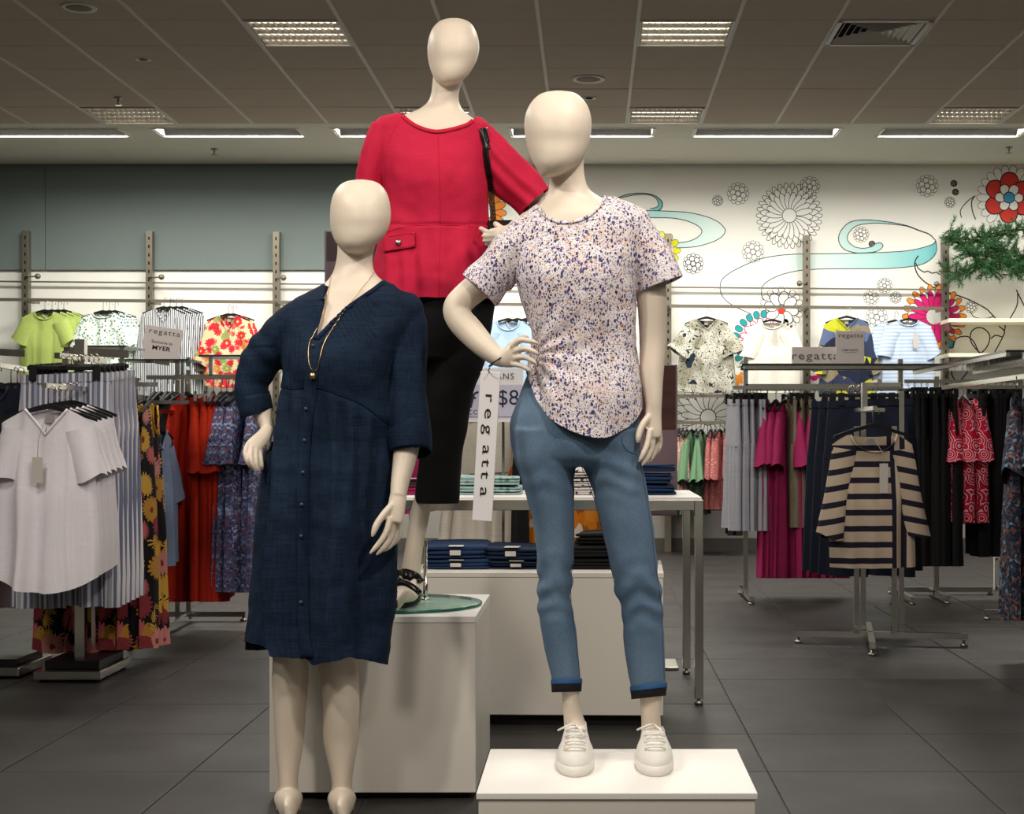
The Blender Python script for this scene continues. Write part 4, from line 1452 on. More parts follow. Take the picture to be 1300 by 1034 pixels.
# teal ringed flower behind the white tee
p = Print()
flower(p, 970, 436, 24, 32, 42, 7.5, M['mteal'], M['mline'], .7)
flower(p, 970, 436, 18, 18, 32, 8, M['mwhite'], M['mpink'], 1.2)
p.build('mural_flower')
p = Print()
flower(p, 936, 480, 8, 3, 10, 5, M['morange'], None, 1)
p.fill(circ(936, 480, 6), M['morange'])
p.fill(circ(936, 473, 3.4), M['mwhite'])
p.build('mural_flower')
p = Print()
flower(p, 612, 268, 16, 12, 31, 9.5, M['morange'], M['mline'], .8, .1)
p.fill(circ(612, 268, 13), M['mwhite'])
p.line(circ(612, 268, 13), .8, M['mline'], True)
p.build('mural_flower')
p = Print()
flower(p, 840, 318, 12, 6, 24, 9, M['myellow'], M['mline'], .6)
p.fill(circ(840, 318, 15), M['mwhite'])
p.build('mural_flower')
p = Print()
flower(p, 899, 530, 22, 10, 44, 10, M['mwhite'], M['mline'], .9)
flower(p, 899, 530, 18, 10, 34, 9, M['mwhite'], M['mline'], .8, .1)
p.fill(circ(899, 530, 10), M['mwhite'])
p.line(circ(899, 530, 10), 1, M['mline'], True)
p.build('mural_flower')
p = Print()
flower(p, 1032, 470, 9, 7, 14, 8, M['mpink'], None, 1)
p.build('mural_flower')
# heavy black leaf outlines at the mural's end
p = Print()
L = M['mline']
p.line(S([(1238, 248.5), (1228, 256), (1219.5, 267), (1220.5, 277)]), 1.2, L)
p.line(S([(1238, 248.5), (1233.5, 256), (1234.5, 268), (1238.5, 279)]), 1.4, L)
p.line(S([(1166, 324.7), (1162, 331), (1161.5, 339), (1166, 350), (1178, 361), (1193, 368), (1226, 379), (1250, 391), (1258, 398), (1264, 405)]), 1.6, L)
p.line(S([(1162.5, 334), (1166, 341), (1173, 345.5), (1178, 344.5), (1183, 347), (1189, 346), (1193, 348.5), (1199, 346)]), 1.4, L)
p.line(S([(1262, 401), (1255, 404), (1244, 404.5), (1236, 402), (1232, 396)]), 1.1, L)
for pts in ([(1210, 441), (1211, 434), (1217, 428.5), (1228.7, 427.6), (1236, 434), (1240, 442), (1243, 449)], [(1245, 449), (1237, 441), (1232, 432), (1233, 422), (1240, 416.5), (1249, 417.5), (1256, 425), (1256, 433), (1252, 442), (1245, 449)],
            [(1258, 430), (1264, 426), (1272, 428)], [(1210, 441), (1203, 443), (1200, 448), (1206, 458), (1216, 464), (1228, 462)], [(1262, 449), (1272, 430), (1275, 421), (1268, 414)], [(1275, 421), (1276, 412), (1272, 405)],
            [(1292, 372), (1291, 388), (1282, 405)], [(1290, 368), (1296, 380), (1304, 396)], [(1216, 464), (1208, 472), (1212, 482), (1222, 486)], [(1232, 466), (1224, 478), (1214, 488)]):
    p.line(S(pts), 1.5, L)
p.build('mural_leaf')

# ------------------------------------------------------------------ slotted uprights and rails on the back wall
def wx(u, y=13.78):
    return (u - 750) * y / F


def wz(v, y=13.78):
    return EYE + (554 - v) * y / F


UPS = [(33, 293), (190, 294), (351, 294.5), (700, 297), (848, 297), (1024, 299), (1200, 301)]
upr = None
ULAB = ['slotted metal upright beside the lime green tees', 'slotted metal upright between the spotted tees and the striped shirts', 'slotted metal upright just past the tropical print blouse',
        'slotted metal upright behind the floral top figure', 'slotted metal upright beside the grey leafy print blouse', 'slotted metal upright beside the buttoned white tee', 'slotted metal upright where the pine garland begins']
UY0, UY1 = 13.755, 13.826
for (u, v), lab in zip(UPS, ULAB):
    x = wx(u)
    zt = wz(v)
    t = thing('slotted_upright', lab, 'upright', (x, 13.8, 0), 'slotted uprights on the back wall')
    MB().box(x - .03, x + .03, UY0, UY1, 0.0, zt).build('post', M['upright'], t, smooth=False, bevel=.002)
    b = MB()
    z = zt - .05
    while z > 1.0:
        b.box(x - .006, x + .006, UY0 - .0012, UY0 + .004, z - .03, z)
        z -= .075
    tag(b.build('slots', M['dark'], t, smooth=False), kind='stuff')
RZ = {}
def rail(name, u0, u1, v0, v1, y, h, dpt, lab, grp, mat='upright'):
    a, c = Vector((wx(u0, y), y, wz(v0, y))), Vector((wx(u1, y), y, wz(v1, y)))
    t = thing(name, lab, 'rail', a, grp)
    MB().bar(a, c, dpt, h).build('bar', M[mat], t, smooth=False)
    for q in (a, c):
        e = Vector((q.x, max(13.757, y + .02), q.z))
        MB().bar(q + Vector((0, .0, 0)), e, .02, .03).build('bracket', M[mat], t, smooth=False)
    return t
segs = [(-62, 30, 'beyond the lime green tees\' upright'), (36, 187, 'holding the lime green and spotted tees'), (193, 348, 'holding the striped shirts and tropical blouse'), (354, 697, 'running behind the red and navy figures'), (703, 845, 'behind the floral top figure'), (851, 1021, 'holding the leafy blouse and white tee'), (1027, 1197, 'holding the geometric top and pale blue top')]
vl = lambda u, a, c: a + (c - a) * (u / 1200)
for u0, u1, w_ in segs:
    rail('hang_rail', u0, u1, vl(u0, 380.5, 392), vl(u1, 380.5, 392), 13.5, .028, .015, 'flat hang rail on the back wall ' + w_, 'hang rails')
    rail('tie_bar', u0, u1, vl(u0, 357.5, 368), vl(u1, 357.5, 368), 13.80, .014, .012, 'thin tie bar above the hang rail ' + w_, 'tie bars')
for u0, u1, v_, w_ in ((851, 930, 503, 'under the leafy blouse'), (851, 930, 537, 'carrying the small green and pink tops'), (193, 348, 470, 'behind the striped shirts')):
    rail('hang_rail', u0, u1, v_, v_, 13.44, .026, .015, 'lower flat hang rail ' + w_, 'hang rails')
for u, v, w_ in ((48, 351, 'over the lime green tees'), (205, 352, 'over the striped shirts'), (360, 353, 'by the navy dress figure'), (1015, 360, 'over the white tee'), (1189, 361, 'over the pale blue top')):
    y = 13.62
    q = Vector((wx(u, y), y, wz(v, y)))
    uq = min(UPS, key=lambda a: abs(a[0] - u))
    t = thing('face_out_peg', 'short ball ended peg ' + w_, 'peg', q, 'ball ended pegs')
    MB().tube([q, Vector((wx(uq[0]), 13.76, q.z + .01))], .006, 8).build('stem', M['steel'], t)
    MB().lathe([(.001, -.026), (.016, -.021), (.026, -.006), (.026, .006), (.016, .021), (.001, .026)], q, 16).build('ball', M['upright'], t)
# cream shelves at the mural's end
M['shelf'] = plain('cream_shelf', (232, 226, 204), 0.5)
for u0, u1, v0, v1, lab in ((1203, 1330, 405, 411, 'upper cream shelf under the pine garland'), (1203, 1330, 449, 456, 'lower cream shelf behind the glass topped racks')):
    y = 13.55
    a, c = wx(u0, y), wx(u1, y)
    z = wz(v0, y)
    t = thing('wall_shelf', lab, 'shelf', (a, 13.8, z - .04), 'cream wall shelves')
    MB().box(a, c, 13.5, 13.84, z - .035, z).build('board', M['shelf'], t, smooth=False, bevel=.003)
    for q in (a + .02, c - .1):
        MB().box(q - .008, q + .008, 13.55, 13.846, z - .1, z - .035).build('bracket', M['upright'], t, smooth=False)

# ------------------------------------------------------------------ plinths, riser, glass disc
M['plinth'] = plain('white_laminate', (222, 216, 206), 0.42, var=.03)
M['plinthtop'] = plain('white_laminate_top', (236, 232, 226), 0.4)
M['kick'] = plain('plinth_kick', (30, 28, 26), 0.8)
X0, X1 = (342 - 750) * 4.382 / F, (604 - 750) * 4.382 / F
t = thing('display_plinth', 'tall white square plinth carrying the red top figure', 'plinth', ((X0 + X1) / 2, 4.69, 0))
MB().box(X0, X1, 4.382, 4.995, 0.02, PL_H - .018).build('carcass', M['plinth'], t, smooth=False, bevel=.003)
MB().box(X0, X1, 4.380, 4.997, PL_H - .018, PL_H).build('top_panel', M['plinthtop'], t, smooth=False, bevel=.002)
MB().box(X0 + .03, X1 - .03, 4.42, 4.96, 0, .02).build('kick_base', M['kick'], t, smooth=False)
# glass disc with its support rod
g = NT('green_edge_glass')
tr = g.n('ShaderNodeBsdfTransparent', {'Color': lin((232, 246, 240))})
mx = g.n('ShaderNodeMixShader', {0: g.n('ShaderNodeFresnel', {'IOR': 1.12}).outputs[0], 1: tr.outputs[0], 2: g.b.outputs[0]})
g.t.links.new(mx.outputs[0], g.t.nodes['Material Output'].inputs['Surface'])
M['glass'] = g.done((196, 214, 206), 0.04, 0, .5)
g = NT('glass_edge')
M['glassedge'] = g.done((24, 104, 84), 0.15, 0, .5)
dc = Vector(((512 - 750) * 4.68 / F, 4.68, PL_H))
t = thing('glass_disc_stand', 'round green edged glass disc with a chrome calf rod on the plinth', 'mannequin base', dc)
MB().lathe([(.001, .0), (.2395, .0), (.2395, .009), (.001, .009)], dc, 64).build('disc', M['glass'], t, smooth=False)
MB().lathe([(.2396, .0), (.2425, .0015), (.2425, .0085), (.2396, .0095)], dc, 64, cap=False).build('disc_edge', M['glassedge'], t)
rb = px(540, 755, 4.74)
rb.z = PL_H + .009
MB().lathe([(.014, 0), (.014, .004), (.0075, .008)], rb, 18).build('rod_foot', M['chrome'], t)
MB().lathe([(.0075, .004), (.0075, .055), (.0055, .056), (.0055, .19)], rb, 14).build('calf_rod', M['chrome'], t)
MB().tube([rb + Vector((0, 0, .185)), rb + Vector((-.012, -.02, .2)), px(537, 668, 4.715)], .005, 8).build('rod_hook', M['chrome'], t)
# low riser below the picture's foot
q = px(780, 960, 4.0)
t = thing('low_riser', 'low white riser under the sneakers of the floral top figure', 'plinth', (q.x, 3.98, 0))
MB().box(q.x - .33, q.x + .33, 3.62, 4.12, 0.0, RIS - .016).build('carcass', M['plinth'], t, smooth=False, bevel=.003)
MB().box(q.x - .335, q.x + .335, 3.615, 4.125, RIS - .016, RIS).build('top_panel', M['plinthtop'], t, smooth=False, bevel=.002)
# long low plinth behind, turned a little
PZ = .556
ang = math.radians(-1.6)
rot = Matrix.Rotation(ang, 3, 'Z')
fr = px(842, 800, 5.48)
PB = Vector((fr.x, 5.48, 0))


def pl(x, y, z):
    return PB + rot @ Vector((x, y, z))


t = thing('display_plinth', 'long low white plinth under the table carrying folded denim', 'plinth', pl(-.45, .28, 0))
Rm = Matrix.Rotation(ang, 4, 'Z').to_3x3()
b = MB().obox(pl(-.46, .28, .04 + (PZ - .058) / 2), (.92, .56, PZ - .058), Rm)
b.build('carcass', M['plinth'], t, smooth=False, bevel=.003)
MB().obox(pl(-.46, .28, PZ - .009), (.924, .564, .018), Rm).build('top_panel', M['plinth'], t, smooth=False, bevel=.002)
MB().obox(pl(-.46, .28, .02), (.86, .5, .04), Rm).build('kick_base', M['kick'], t, smooth=False)
# chrome table with a pale top
TX0, TX1 = -.80, (893 - 750) * 5.92 / F
TY0, TY1 = 5.92, 6.72
TZ = .805
t = thing('display_table', 'square legged chrome table with folded clothes on its pale top', 'table', ((TX0 + TX1) / 2, 6.32, 0))
w = .034
for a, c in ((TX0, TY0), (TX1 - w, TY0), (TX0, TY1 - w), (TX1 - w, TY1 - w)):
    lg = MB().box(a, a + w, c, c + w, .025, TZ - .004).build('leg', M['chrome'], t, smooth=False, bevel=.002)
    MB().lathe([(.014, 0), (.017, .004), (.017, .012), (.007, .016), (.007, .026)], (a + w / 2, c + w / 2, 0), 14).build('foot', M['steel'], lg, origin=t['org'])
for a in ((TX0 + w, TX1 - w, TY0, TY0 + .03), (TX0 + w, TX1 - w, TY1 - .03, TY1), (TX0, TX0 + .03, TY0 + w, TY1 - w), (TX1 - .03, TX1, TY0 + w, TY1 - w)):
    MB().box(a[0], a[1], a[2], a[3], TZ - .045, TZ - .004).build('apron', M['chrome'], t, smooth=False, bevel=.002)
MB().box(TX0 + .006, TX1 - .006, TY0 + .006, TY1 - .006, TZ - .004, TZ + .006).build('tabletop', M['plinthtop'], t, smooth=False)
# ------------------------------------------------------------------ cloth patterns for the hanging clothes
def stripes(name, a, b, freq, duty=.5, axis=0, c3=None, rough=.85):
    t = NT(name)
    co = t.xyz()
    x = t.math('ADD', co[axis], t.math('MULTIPLY', t.noise(6, 1), .006))
    f = t.math('FRACT', t.math('MULTIPLY', x, freq))
    c = t.mix(t.math('LESS_THAN', f, duty), a, b)
    if c3:
        f2 = t.math('FRACT', t.math('MULTIPLY', x, freq * .37))
        c = t.mix(t.math('LESS_THAN', f2, .22), c, c3)
    return t.done(c, rough, 0, .2)


def cells(name, sc, stops, warp=.02, rough=.85, wsc=12, stretch=(1, 1, 1), line=None):
    """patches of flat colour, warped"""
    t = NT(name)
    w = t.n('ShaderNodeVectorMath', {0: t.scale(t.obj(), stretch), 1: t.n('ShaderNodeVectorMath', {0: t.noisec(wsc, 2), 'Scale': warp}, operation='SCALE').outputs[0]}, operation='ADD').outputs[0]
    v = t.vor(sc, w)
    r, g, b = t.xyz(v.outputs['Color'])
    c = t.ramp(r, stops)
    if line:
        e = t.vor(sc, w, 'DISTANCE_TO_EDGE')
        c = t.mix(t.math('LESS_THAN', e.outputs[0], line[1]), c, line[0])
    return t.done(c, rough, 0, .2)


def dots(name, base, spot, sc, r=.3, keep=.4, spot2=None, stretch=(1, 1, 1)):
    t = NT(name)
    w = t.n('ShaderNodeVectorMath', {0: t.scale(t.obj(), stretch), 1: t.n('ShaderNodeVectorMath', {0: t.noisec(30, 2), 'Scale': .02}, operation='SCALE').outputs[0]}, operation='ADD').outputs[0]
    v = t.vor(sc, w)
    rr, g, b = t.xyz(v.outputs['Color'])
    col = t.mix(g, spot, spot2 or spot)
    c = t.mix(t.math('MULTIPLY', t.math('LESS_THAN', v.outputs[0], r), t.math('GREATER_THAN', rr, keep)), base, col)
    return t.done(c, .85, 0, .2)


def blooms(name, ground, cols, sc, r=.42, keep=.35, centre=None, rays=9):
    """rayed flowers scattered on a ground"""
    t = NT(name)
    o = t.n('ShaderNodeVectorMath', {0: t.obj(), 1: t.n('ShaderNodeVectorMath', {0: t.noisec(14, 2), 'Scale': .03}, operation='SCALE').outputs[0]}, operation='ADD').outputs[0]
    v = t.vor(sc, o)
    rr, g, b = t.xyz(v.outputs['Color'])
    d = t.n('ShaderNodeVectorMath', {0: t.n('ShaderNodeVectorMath', {0: o, 'Scale': sc}, operation='SCALE').outputs[0], 1: t.n('ShaderNodeVectorMath', {0: v.outputs['Position'], 'Scale': sc}, operation='SCALE').outputs[0]}, operation='SUBTRACT').outputs[0]
    dx, dy, dz = t.xyz(d)
    ang = t.math('ARCTAN2', dz, dx)
    ray = t.math('MULTIPLY', t.math('ABSOLUTE', t.math('SINE', t.math('MULTIPLY', ang, rays / 2))), .16)
    edge = t.math('LESS_THAN', v.outputs[0], t.math('ADD', r - .12, ray))
    c = t.mix(t.math('MULTIPLY', edge, t.math('GREATER_THAN', rr, keep)), ground, t.ramp(g, cols))
    if centre:
        c = t.mix(t.math('MULTIPLY', t.math('LESS_THAN', v.outputs[0], r * .25), t.math('GREATER_THAN', rr, keep)), c, centre)
    return t.done(c, .85, 0, .2)


def arcs(name, ground, ink, sc, freq, duty):
    """patches of concentric lines"""
    t = NT(name)
    v = t.vor(sc)
    f = t.math('FRACT', t.math('MULTIPLY', v.outputs[0], freq))
    return t.done(t.mix(t.math('LESS_THAN', f, duty), ground, ink), .85, 0, .2)


M['wht'] = weave('white_slub_jersey', (232, 226, 230), (220, 214, 220), .85, 300, .1)
M['lime'] = weave('lime_slub', (168, 186, 104), (154, 172, 88), .85, 200, .1)
M['spotted'] = dots('spotted_white', (214, 226, 216), (36, 62, 66), 46, .36, .15, (96, 140, 132))
M['stripeshirt'] = stripes('navy_stripe_shirting', (206, 208, 206), (50, 60, 84), 62, .45)
M['palm'] = blooms('tropical_print', (206, 192, 150), [(0, (196, 40, 52)), (.45, (196, 50, 48)), (.6, (138, 150, 84)), (.72, (206, 136, 74)), (.8, (200, 40, 64))], 15, .62, .04, (212, 190, 90), 9)
M['bluetee'] = weave('pale_blue_jersey', (166, 190, 212), (146, 172, 198), .85, 200, .1)
M['stripedblue'] = stripes('pale_blue_stripe', (190, 204, 222), (160, 180, 206), 30, .4, 2)
M['leafy'] = None
t = NT('grey_leafy_print')
n1 = t.math('FRACT', t.math('MULTIPLY', t.noise(10, 1, dist=1.2), 9))
n2 = t.noise(7, 1)
c = t.mix(t.step(n2, .42, .6), (190, 190, 176), (146, 142, 122))
c = t.mix(t.math('LESS_THAN', n1, .2), c, (36, 40, 48))
c = t.mix(t.math('GREATER_THAN', t.noise(9, 2), .64), c, (30, 42, 56))
M['leafy'] = t.done(c, .85, 0, .2)
M['whitetee'] = weave('warm_white_jersey', (226, 224, 212), (212, 210, 198), .85, 250, .08)
M['geo'] = cells('geometric_print', 9, [(0, (44, 54, 78)), (.3, (84, 98, 130)), (.5, (128, 118, 96)), (.68, (178, 180, 44)), (.82, (30, 36, 56))], .02, wsc=6)
M['orange'] = weave('burnt_orange_cloth', (188, 46, 22), (160, 34, 14), .85, 160, .15)
M['paisley'] = cells('paisley_print', 85, [(0, (76, 80, 116)), (.35, (104, 94, 118)), (.55, (122, 82, 96)), (.66, (116, 136, 180)), (.8, (54, 56, 88)), (.9, (160, 170, 200))], .05, wsc=20)
M['paisley2'] = cells('dark_paisley_print', 80, [(0, (40, 46, 62)), (.35, (62, 76, 92)), (.6, (116, 74, 70)), (.72, (40, 44, 56)), (.84, (110, 140, 166)), (.93, (150, 100, 84))], .05, wsc=20)
M['navycloth'] = plain('navy_cloth', (24, 29, 46), .88, bump=(200, .2, .001))
M['blackfab'] = plain('black_fabric', (17, 16, 18), .9, bump=(200, .2, .001))
M['pinkdress'] = weave('raspberry_linen', (170, 44, 98), (142, 32, 80), .85, 220, .2)
M['greycloth'] = weave('pale_grey_linen', (172, 172, 180), (152, 152, 162), .85, 200, .15)
M['khaki'] = weave('khaki_linen', (132, 122, 102), (116, 106, 88), .85, 200, .15)
M['redwhite'] = arcs('red_white_arc_print', (192, 20, 58), (226, 196, 202), 15, 4.6, .26)
M['boldfloral'] = blooms('bold_floral_on_black', (16, 13, 16), [(0, (190, 146, 58)), (.3, (176, 90, 90)), (.52, (190, 122, 114)), (.7, (170, 122, 48)), (.85, (130, 46, 54))], 9.5, .56, .06, (110, 50, 40), 18)
M['candy'] = stripes('blue_grey_stripe_linen', (214, 210, 214), (112, 118, 142), 44, .55, 0, (168, 168, 184))
M['mauve'] = weave('mauve_cloth', (148, 128, 132), (132, 112, 118), .85, 200, .15)
M['pinkfloral'] = dots('pink_ditsy', (172, 132, 124), (110, 50, 52), 50, .34, .3, (230, 220, 206))
M['greendress'] = plain('sage_green_cloth', (92, 124, 94), .85)
M['coral'] = dots('coral_ditsy', (160, 92, 90), (196, 160, 150), 60, .3, .4)
M['cream'] = weave('cream_linen', (206, 198, 184), (190, 182, 168), .85, 180, .2)
M['orangeprint'] = cells('orange_leaf_print', 20, [(0, (198, 116, 22)), (.5, (208, 128, 40)), (.6, (212, 196, 180)), (.85, (150, 84, 24))], .06, wsc=9, stretch=(1.4, 1, .8))
M['bluechambray'] = weave('chambray', (128, 142, 168), (108, 122, 150), .85, 200, .15)
# navy and sand bands with upright bands at one side
t = NT('breton_stripe')
x, y, z = t.xyz()
hs = t.math('LESS_THAN', t.math('FRACT', t.math('ADD', t.math('MULTIPLY', z, 13.2), .35)), .36)
def between(a_, b_):
    return t.math('MULTIPLY', t.math('GREATER_THAN', x, a_), t.math('LESS_THAN', x, b_))
vs_ = t.math('MAXIMUM', t.math('MAXIMUM', between(.075, .097), between(.126, .152)), between(.2, .4))
side = t.math('GREATER_THAN', x, .075)
f = t.math('ADD', t.math('MULTIPLY', hs, t.math('SUBTRACT', 1.0, side)), t.math('MULTIPLY', vs_, side))
M['breton'] = t.done(t.mix(f, (178, 160, 140), (30, 28, 42)), .88, 0, .2)
t = NT('breton_sleeve_stripe')
x, y, z = t.xyz()
hs = t.math('LESS_THAN', t.math('FRACT', t.math('ADD', t.math('ADD', t.math('MULTIPLY', z, 13.2), .35), t.math('MULTIPLY', t.math('ABSOLUTE', x), 2.6))), .36)
M['bretonsleeve'] = t.done(t.mix(hs, (178, 160, 140), (30, 28, 42)), .88, 0, .2)
M['hangblack'] = plain('black_hanger', (18, 17, 17), .6)
M['label'] = plain('woven_label', (150, 146, 142), .8)
M['tagcard'] = plain('swing_tag_card', (190, 184, 176), .6)

ORD = ['first', 'second', 'third', 'fourth', 'fifth', 'sixth', 'seventh', 'eighth', 'ninth', 'tenth', 'eleventh', 'twelfth']


# ------------------------------------------------------------------ garments, flat front towards -Y, origin at the hanger's neck
def wob(rr):
    return [(rr.uniform(2.5, 6), rr.uniform(0, 6.3), rr.uniform(.5, 1)) for _ in range(3)] + [(rr.uniform(8, 15), rr.uniform(0, 6.3), rr.uniform(.25, .5)) for _ in range(2)]


def make_top(name, mat, L=.62, sw=.2, cw=.23, hw=.25, D=.05, drop=.06, neck='round', nw=.085, nd=.08, sl=.2, sang=28, sr=.075, sflare=1.0, fold=.012, seed=1, hemc=.02,
             sleeves=True, band=True, bandmat=None, lab=True, tagc=None, nx=15, nt=14, waist=None, cuff=False, slmat=None):
    rr = random.Random(seed)
    root = thing(name, 'x', 'x', (0, 0, 0))
    ns = nw / sw
    half = [0, .25 * ns, .5 * ns, .72 * ns, .88 * ns, ns] + [ns + (1 - ns) * k for k in (.12, .3, .5, .68, .82, .93, 1)]
    ss = [-a for a in half[:0:-1]] + half
    A = wob(rr)
    Bk = wob(rr)
    mb = MB()
    edge = []
    for side in (-1, 1):
        F_ = A if side < 0 else Bk
        grid = []
        for it in range(nt + 1):
            t_ = (it / nt) ** 1.25
            row = []
            for s in ss:
                x0 = s * sw
                ax = abs(x0)
                zs = -.022 - drop * max(0, (ax - nw) / (sw - nw)) ** 1.1
                if ax < nw:
                    q = ax / nw
                    dip = nd if side < 0 else .014
                    zs = -.022 - dip * (math.sqrt(max(0, 1 - q * q)) if (neck == 'round' or side > 0) else (1 - q))
                zb = -L + hemc * (s * s)
                z = zs * (1 - t_) + zb * t_
                if t_ < .22:
                    W = sw + (cw - sw) * (t_ / .22) ** 1.5
                else:
                    W = cw + (hw - cw) * ((t_ - .22) / .78)
                if waist:
                    W -= waist * math.exp(-((t_ - .5) / .18) ** 2)
                k = min(1, .25 + 1.6 * t_)
                y = D * k * max(0, 1 - s * s) ** .42
                if ax < nw * 1.02 and t_ < .25:
                    y = max(y, .012 * (1 - q if ax < nw else 0) + D * .35)
                fd = sum(a * math.sin(f * s * 2.2 + p + .8 * t_) for f, p, a in F_) * fold * (.15 + t_ ** .9) * (1 - s ** 6) * .7
                row.append((s * W + .004 * math.sin(t_ * 9 + s * 4 + seed), side * y + fd, z))
            grid.append(row)
        n = len(ss)
        fs = []
        for i in range(nt):
            for j in range(n - 1):
                q = (i * n + j, i * n + j + 1, (i + 1) * n + j + 1, (i + 1) * n + j)
                fs.append(q if side < 0 else q[::-1])
        mb.add([p for r in grid for p in r], fs)
        if side < 0:
            edge = [Vector(grid[0][j]) for j in range(n) if abs(ss[j]) <= ns + 1e-6]
    mb.build('body', mat, root, weld=False)
    if sleeves:
        for sd in (-1, 1):
            a = math.radians(sang)
            d = Vector((sd * math.sin(a), 0, -math.cos(a)))
            pa = Vector((d.z * -sd * 1.0, 0, d.x * sd))  # in plane, across the sleeve
            pa = Vector((math.cos(a), 0, sd * math.sin(a)))
            st = Vector((sd * (sw - .004) - sd * math.cos(a) * sr, 0, -.024 - drop - math.sin(a) * sr)) + d * .01
            rings = []
            N = 7
            ph = rr.uniform(0, 6)
            for i in range(N):
                q = i / (N - 1)
                c = st + d * (sl * q)
                ra = sr * (1 + (sflare - 1) * q)
                rb = min(D * .95, ra) * (.75 + .35 * q) * (1 + (sflare - 1) * .5 * q)
                ring = []
                m = 14
                for k in range(m):
                    an = 2 * math.pi * k / m
                    w_ = 1 + .10 * q * math.sin(3 * an + ph) + .05 * math.sin(5 * an + 7 * q + ph)
                    ring.append(c + pa * (ra * math.cos(an) * w_) + Vector((0, rb * math.sin(an) * w_, 0)) + d * (.012 * q * math.sin(2 * an + ph)))
                rings.append(ring)
            sb = MB().rings(rings, cap=False).build('sleeve', slmat or mat, root)
            if cuff:
                MB().rings([[p * 1 for p in rings[-2]], [p + d * .012 for p in rings[-1]]], cap=False).build('cuff', mat, sb, origin=(0, 0, 0))
    if band:
        MB().tube([p + Vector((0, -.003, 0)) for p in edge], .0055, 6).build('neckband', bandmat or mat, root)
    if lab:
        MB().box(-.018, .018, .3 * D, .3 * D + .002, -.075, -.045).build('label', M['label'], root, smooth=False)
    if tagc:
        tx, tz, tl = tagc
        g = MB().box(tx - .02, tx + .02, -D - .016, -D - .013, tz - tl, tz).build('swing_tag', M['tagcard'], root, smooth=False)
        MB().tube([(tx, -D - .0145, tz), (tx + .002, -D - .01, tz * .5 - .04), (0, -D * .6, -.05)], .0012, 4).build('tag_string', M['label'], g, origin=(0, 0, 0))
    return root


def make_trousers(name, mat, L=.98, ww=.18, hw=.12, D=.035, seed=1, fold=.012, crotch=.3, waistmat=None, skirt=False):
    rr = random.Random(seed)
    root = thing(name, 'x', 'x', (0, 0, 0))
    A = wob(rr)

    def sheet(xa0, xa1, xb0, xb1, z0, z1, n=14, nt=8, ph=0.0, top=.6):
        rings = []
        for i in range(nt + 1):
            q = i / nt
            l, r = xa0 + (xb0 - xa0) * q, xa1 + (xb1 - xa1) * q
            z = z0 + (z1 - z0) * q
            ring = []
            for k in range(2 * n):
                an = 2 * math.pi * k / (2 * n)
                c, s = math.cos(an), math.sin(an)
                x = (l + r) / 2 + (r - l) / 2 * c
                zz = -z / L
                fd = sum(a * math.sin(f * x * 14 + p + ph + .7 * zz) for f, p, a in A) * fold * (.35 + .8 * zz)
                y = math.copysign(abs(s) ** .6, s) * D * (top + (1 - top) * min(1, zz * 2)) + fd * (1 - abs(c) ** 6) * (1 if s < 0 else .8)
                ring.append((x, y, z + .006 * math.sin(9 * x + ph)))
            rings.append(ring)
        return MB().rings(rings, cap=False)
    if skirt:
        sheet(-ww, ww, -hw, hw, -.03, -L, 20, 12).build('skirt_panel', mat, root)
    else:
        sheet(-ww, ww, -ww * 1.12, ww * 1.12, -.03, -crotch, 18, 5).build('seat', mat, root)
        for sd in (-1, 1):
            a, b_ = (-ww * 1.12, .004) if sd < 0 else (-.004, ww * 1.12)
            m = (a + b_) / 2
            sheet(a, b_, m - hw + sd * .012, m + hw + sd * .012, -crotch + .01, -L, 12, 8, sd * 1.7).build('trouser_leg', mat, root)
    sheet(-ww - .003, ww + .003, -ww - .003, ww + .003, .0, -.036, 16, 1, 0, .72).build('waistband', waistmat or mat, root)
    return root


def make_hanger(w=.19, drop=.05, up=.075):
    root = thing('clothes_hanger', 'x', 'hanger', (0, 0, 0))
    pts = [(-w, 0, -drop - .012), (-w * .7, 0, -drop * .62 - .01), (-.04, 0, -.014), (0, 0, -.006), (.04, 0, -.014), (w * .7, 0, -drop * .62 - .01), (w, 0, -drop - .012)]
    P = spline(pts, 3)
    rings = []
    for i, p in enumerate(P):
        h = .009 + .006 * (1 - abs(p[0]) / w)
        rings.append([(p[0], -.007, p[2] + h * .4), (p[0], .007, p[2] + h * .4), (p[0], .006, p[2] - h), (p[0], -.006, p[2] - h)])
    MB().rings(rings).build('shoulder_bar', M['hangblack'], root, smooth=False)
    hk = [(0, 0, -.004), (0, 0, up - .028)] + [(.016 - .016 * math.cos(a), 0, up - .022 + .016 * math.sin(a) * 1.3) for a in (0, .6, 1.2, 1.8, 2.5, 3.1, 3.7)]
    MB().tube(hk, .0024, 6).build('hook', M['silver_line'], root)
    return root


def make_clip_hanger(w=.16, up=.075):
    root = thing('clip_hanger', 'x', 'hanger', (0, 0, 0))
    MB().box(-w, w, -.006, .006, .012, .03).build('cross_bar', M['hangblack'], root, smooth=False, bevel=.003)
    hk = [(0, 0, .025), (0, 0, up - .028)] + [(.016 - .016 * math.cos(a), 0, up - .022 + .016 * math.sin(a) * 1.3) for a in (0, .6, 1.2, 1.8, 2.5, 3.1, 3.7)]
    MB().tube(hk, .0024, 6).build('hook', M['silver_line'], root)
    for x in (-w + .03, w - .03):
        c = MB().box(x - .016, x + .016, -.03, -.008, -.035, .034)
        c.box(x - .016, x + .016, .008, .03, -.035, .034)
        c.build('clip', M['hangblack'], root, smooth=False, bevel=.003)
    return root


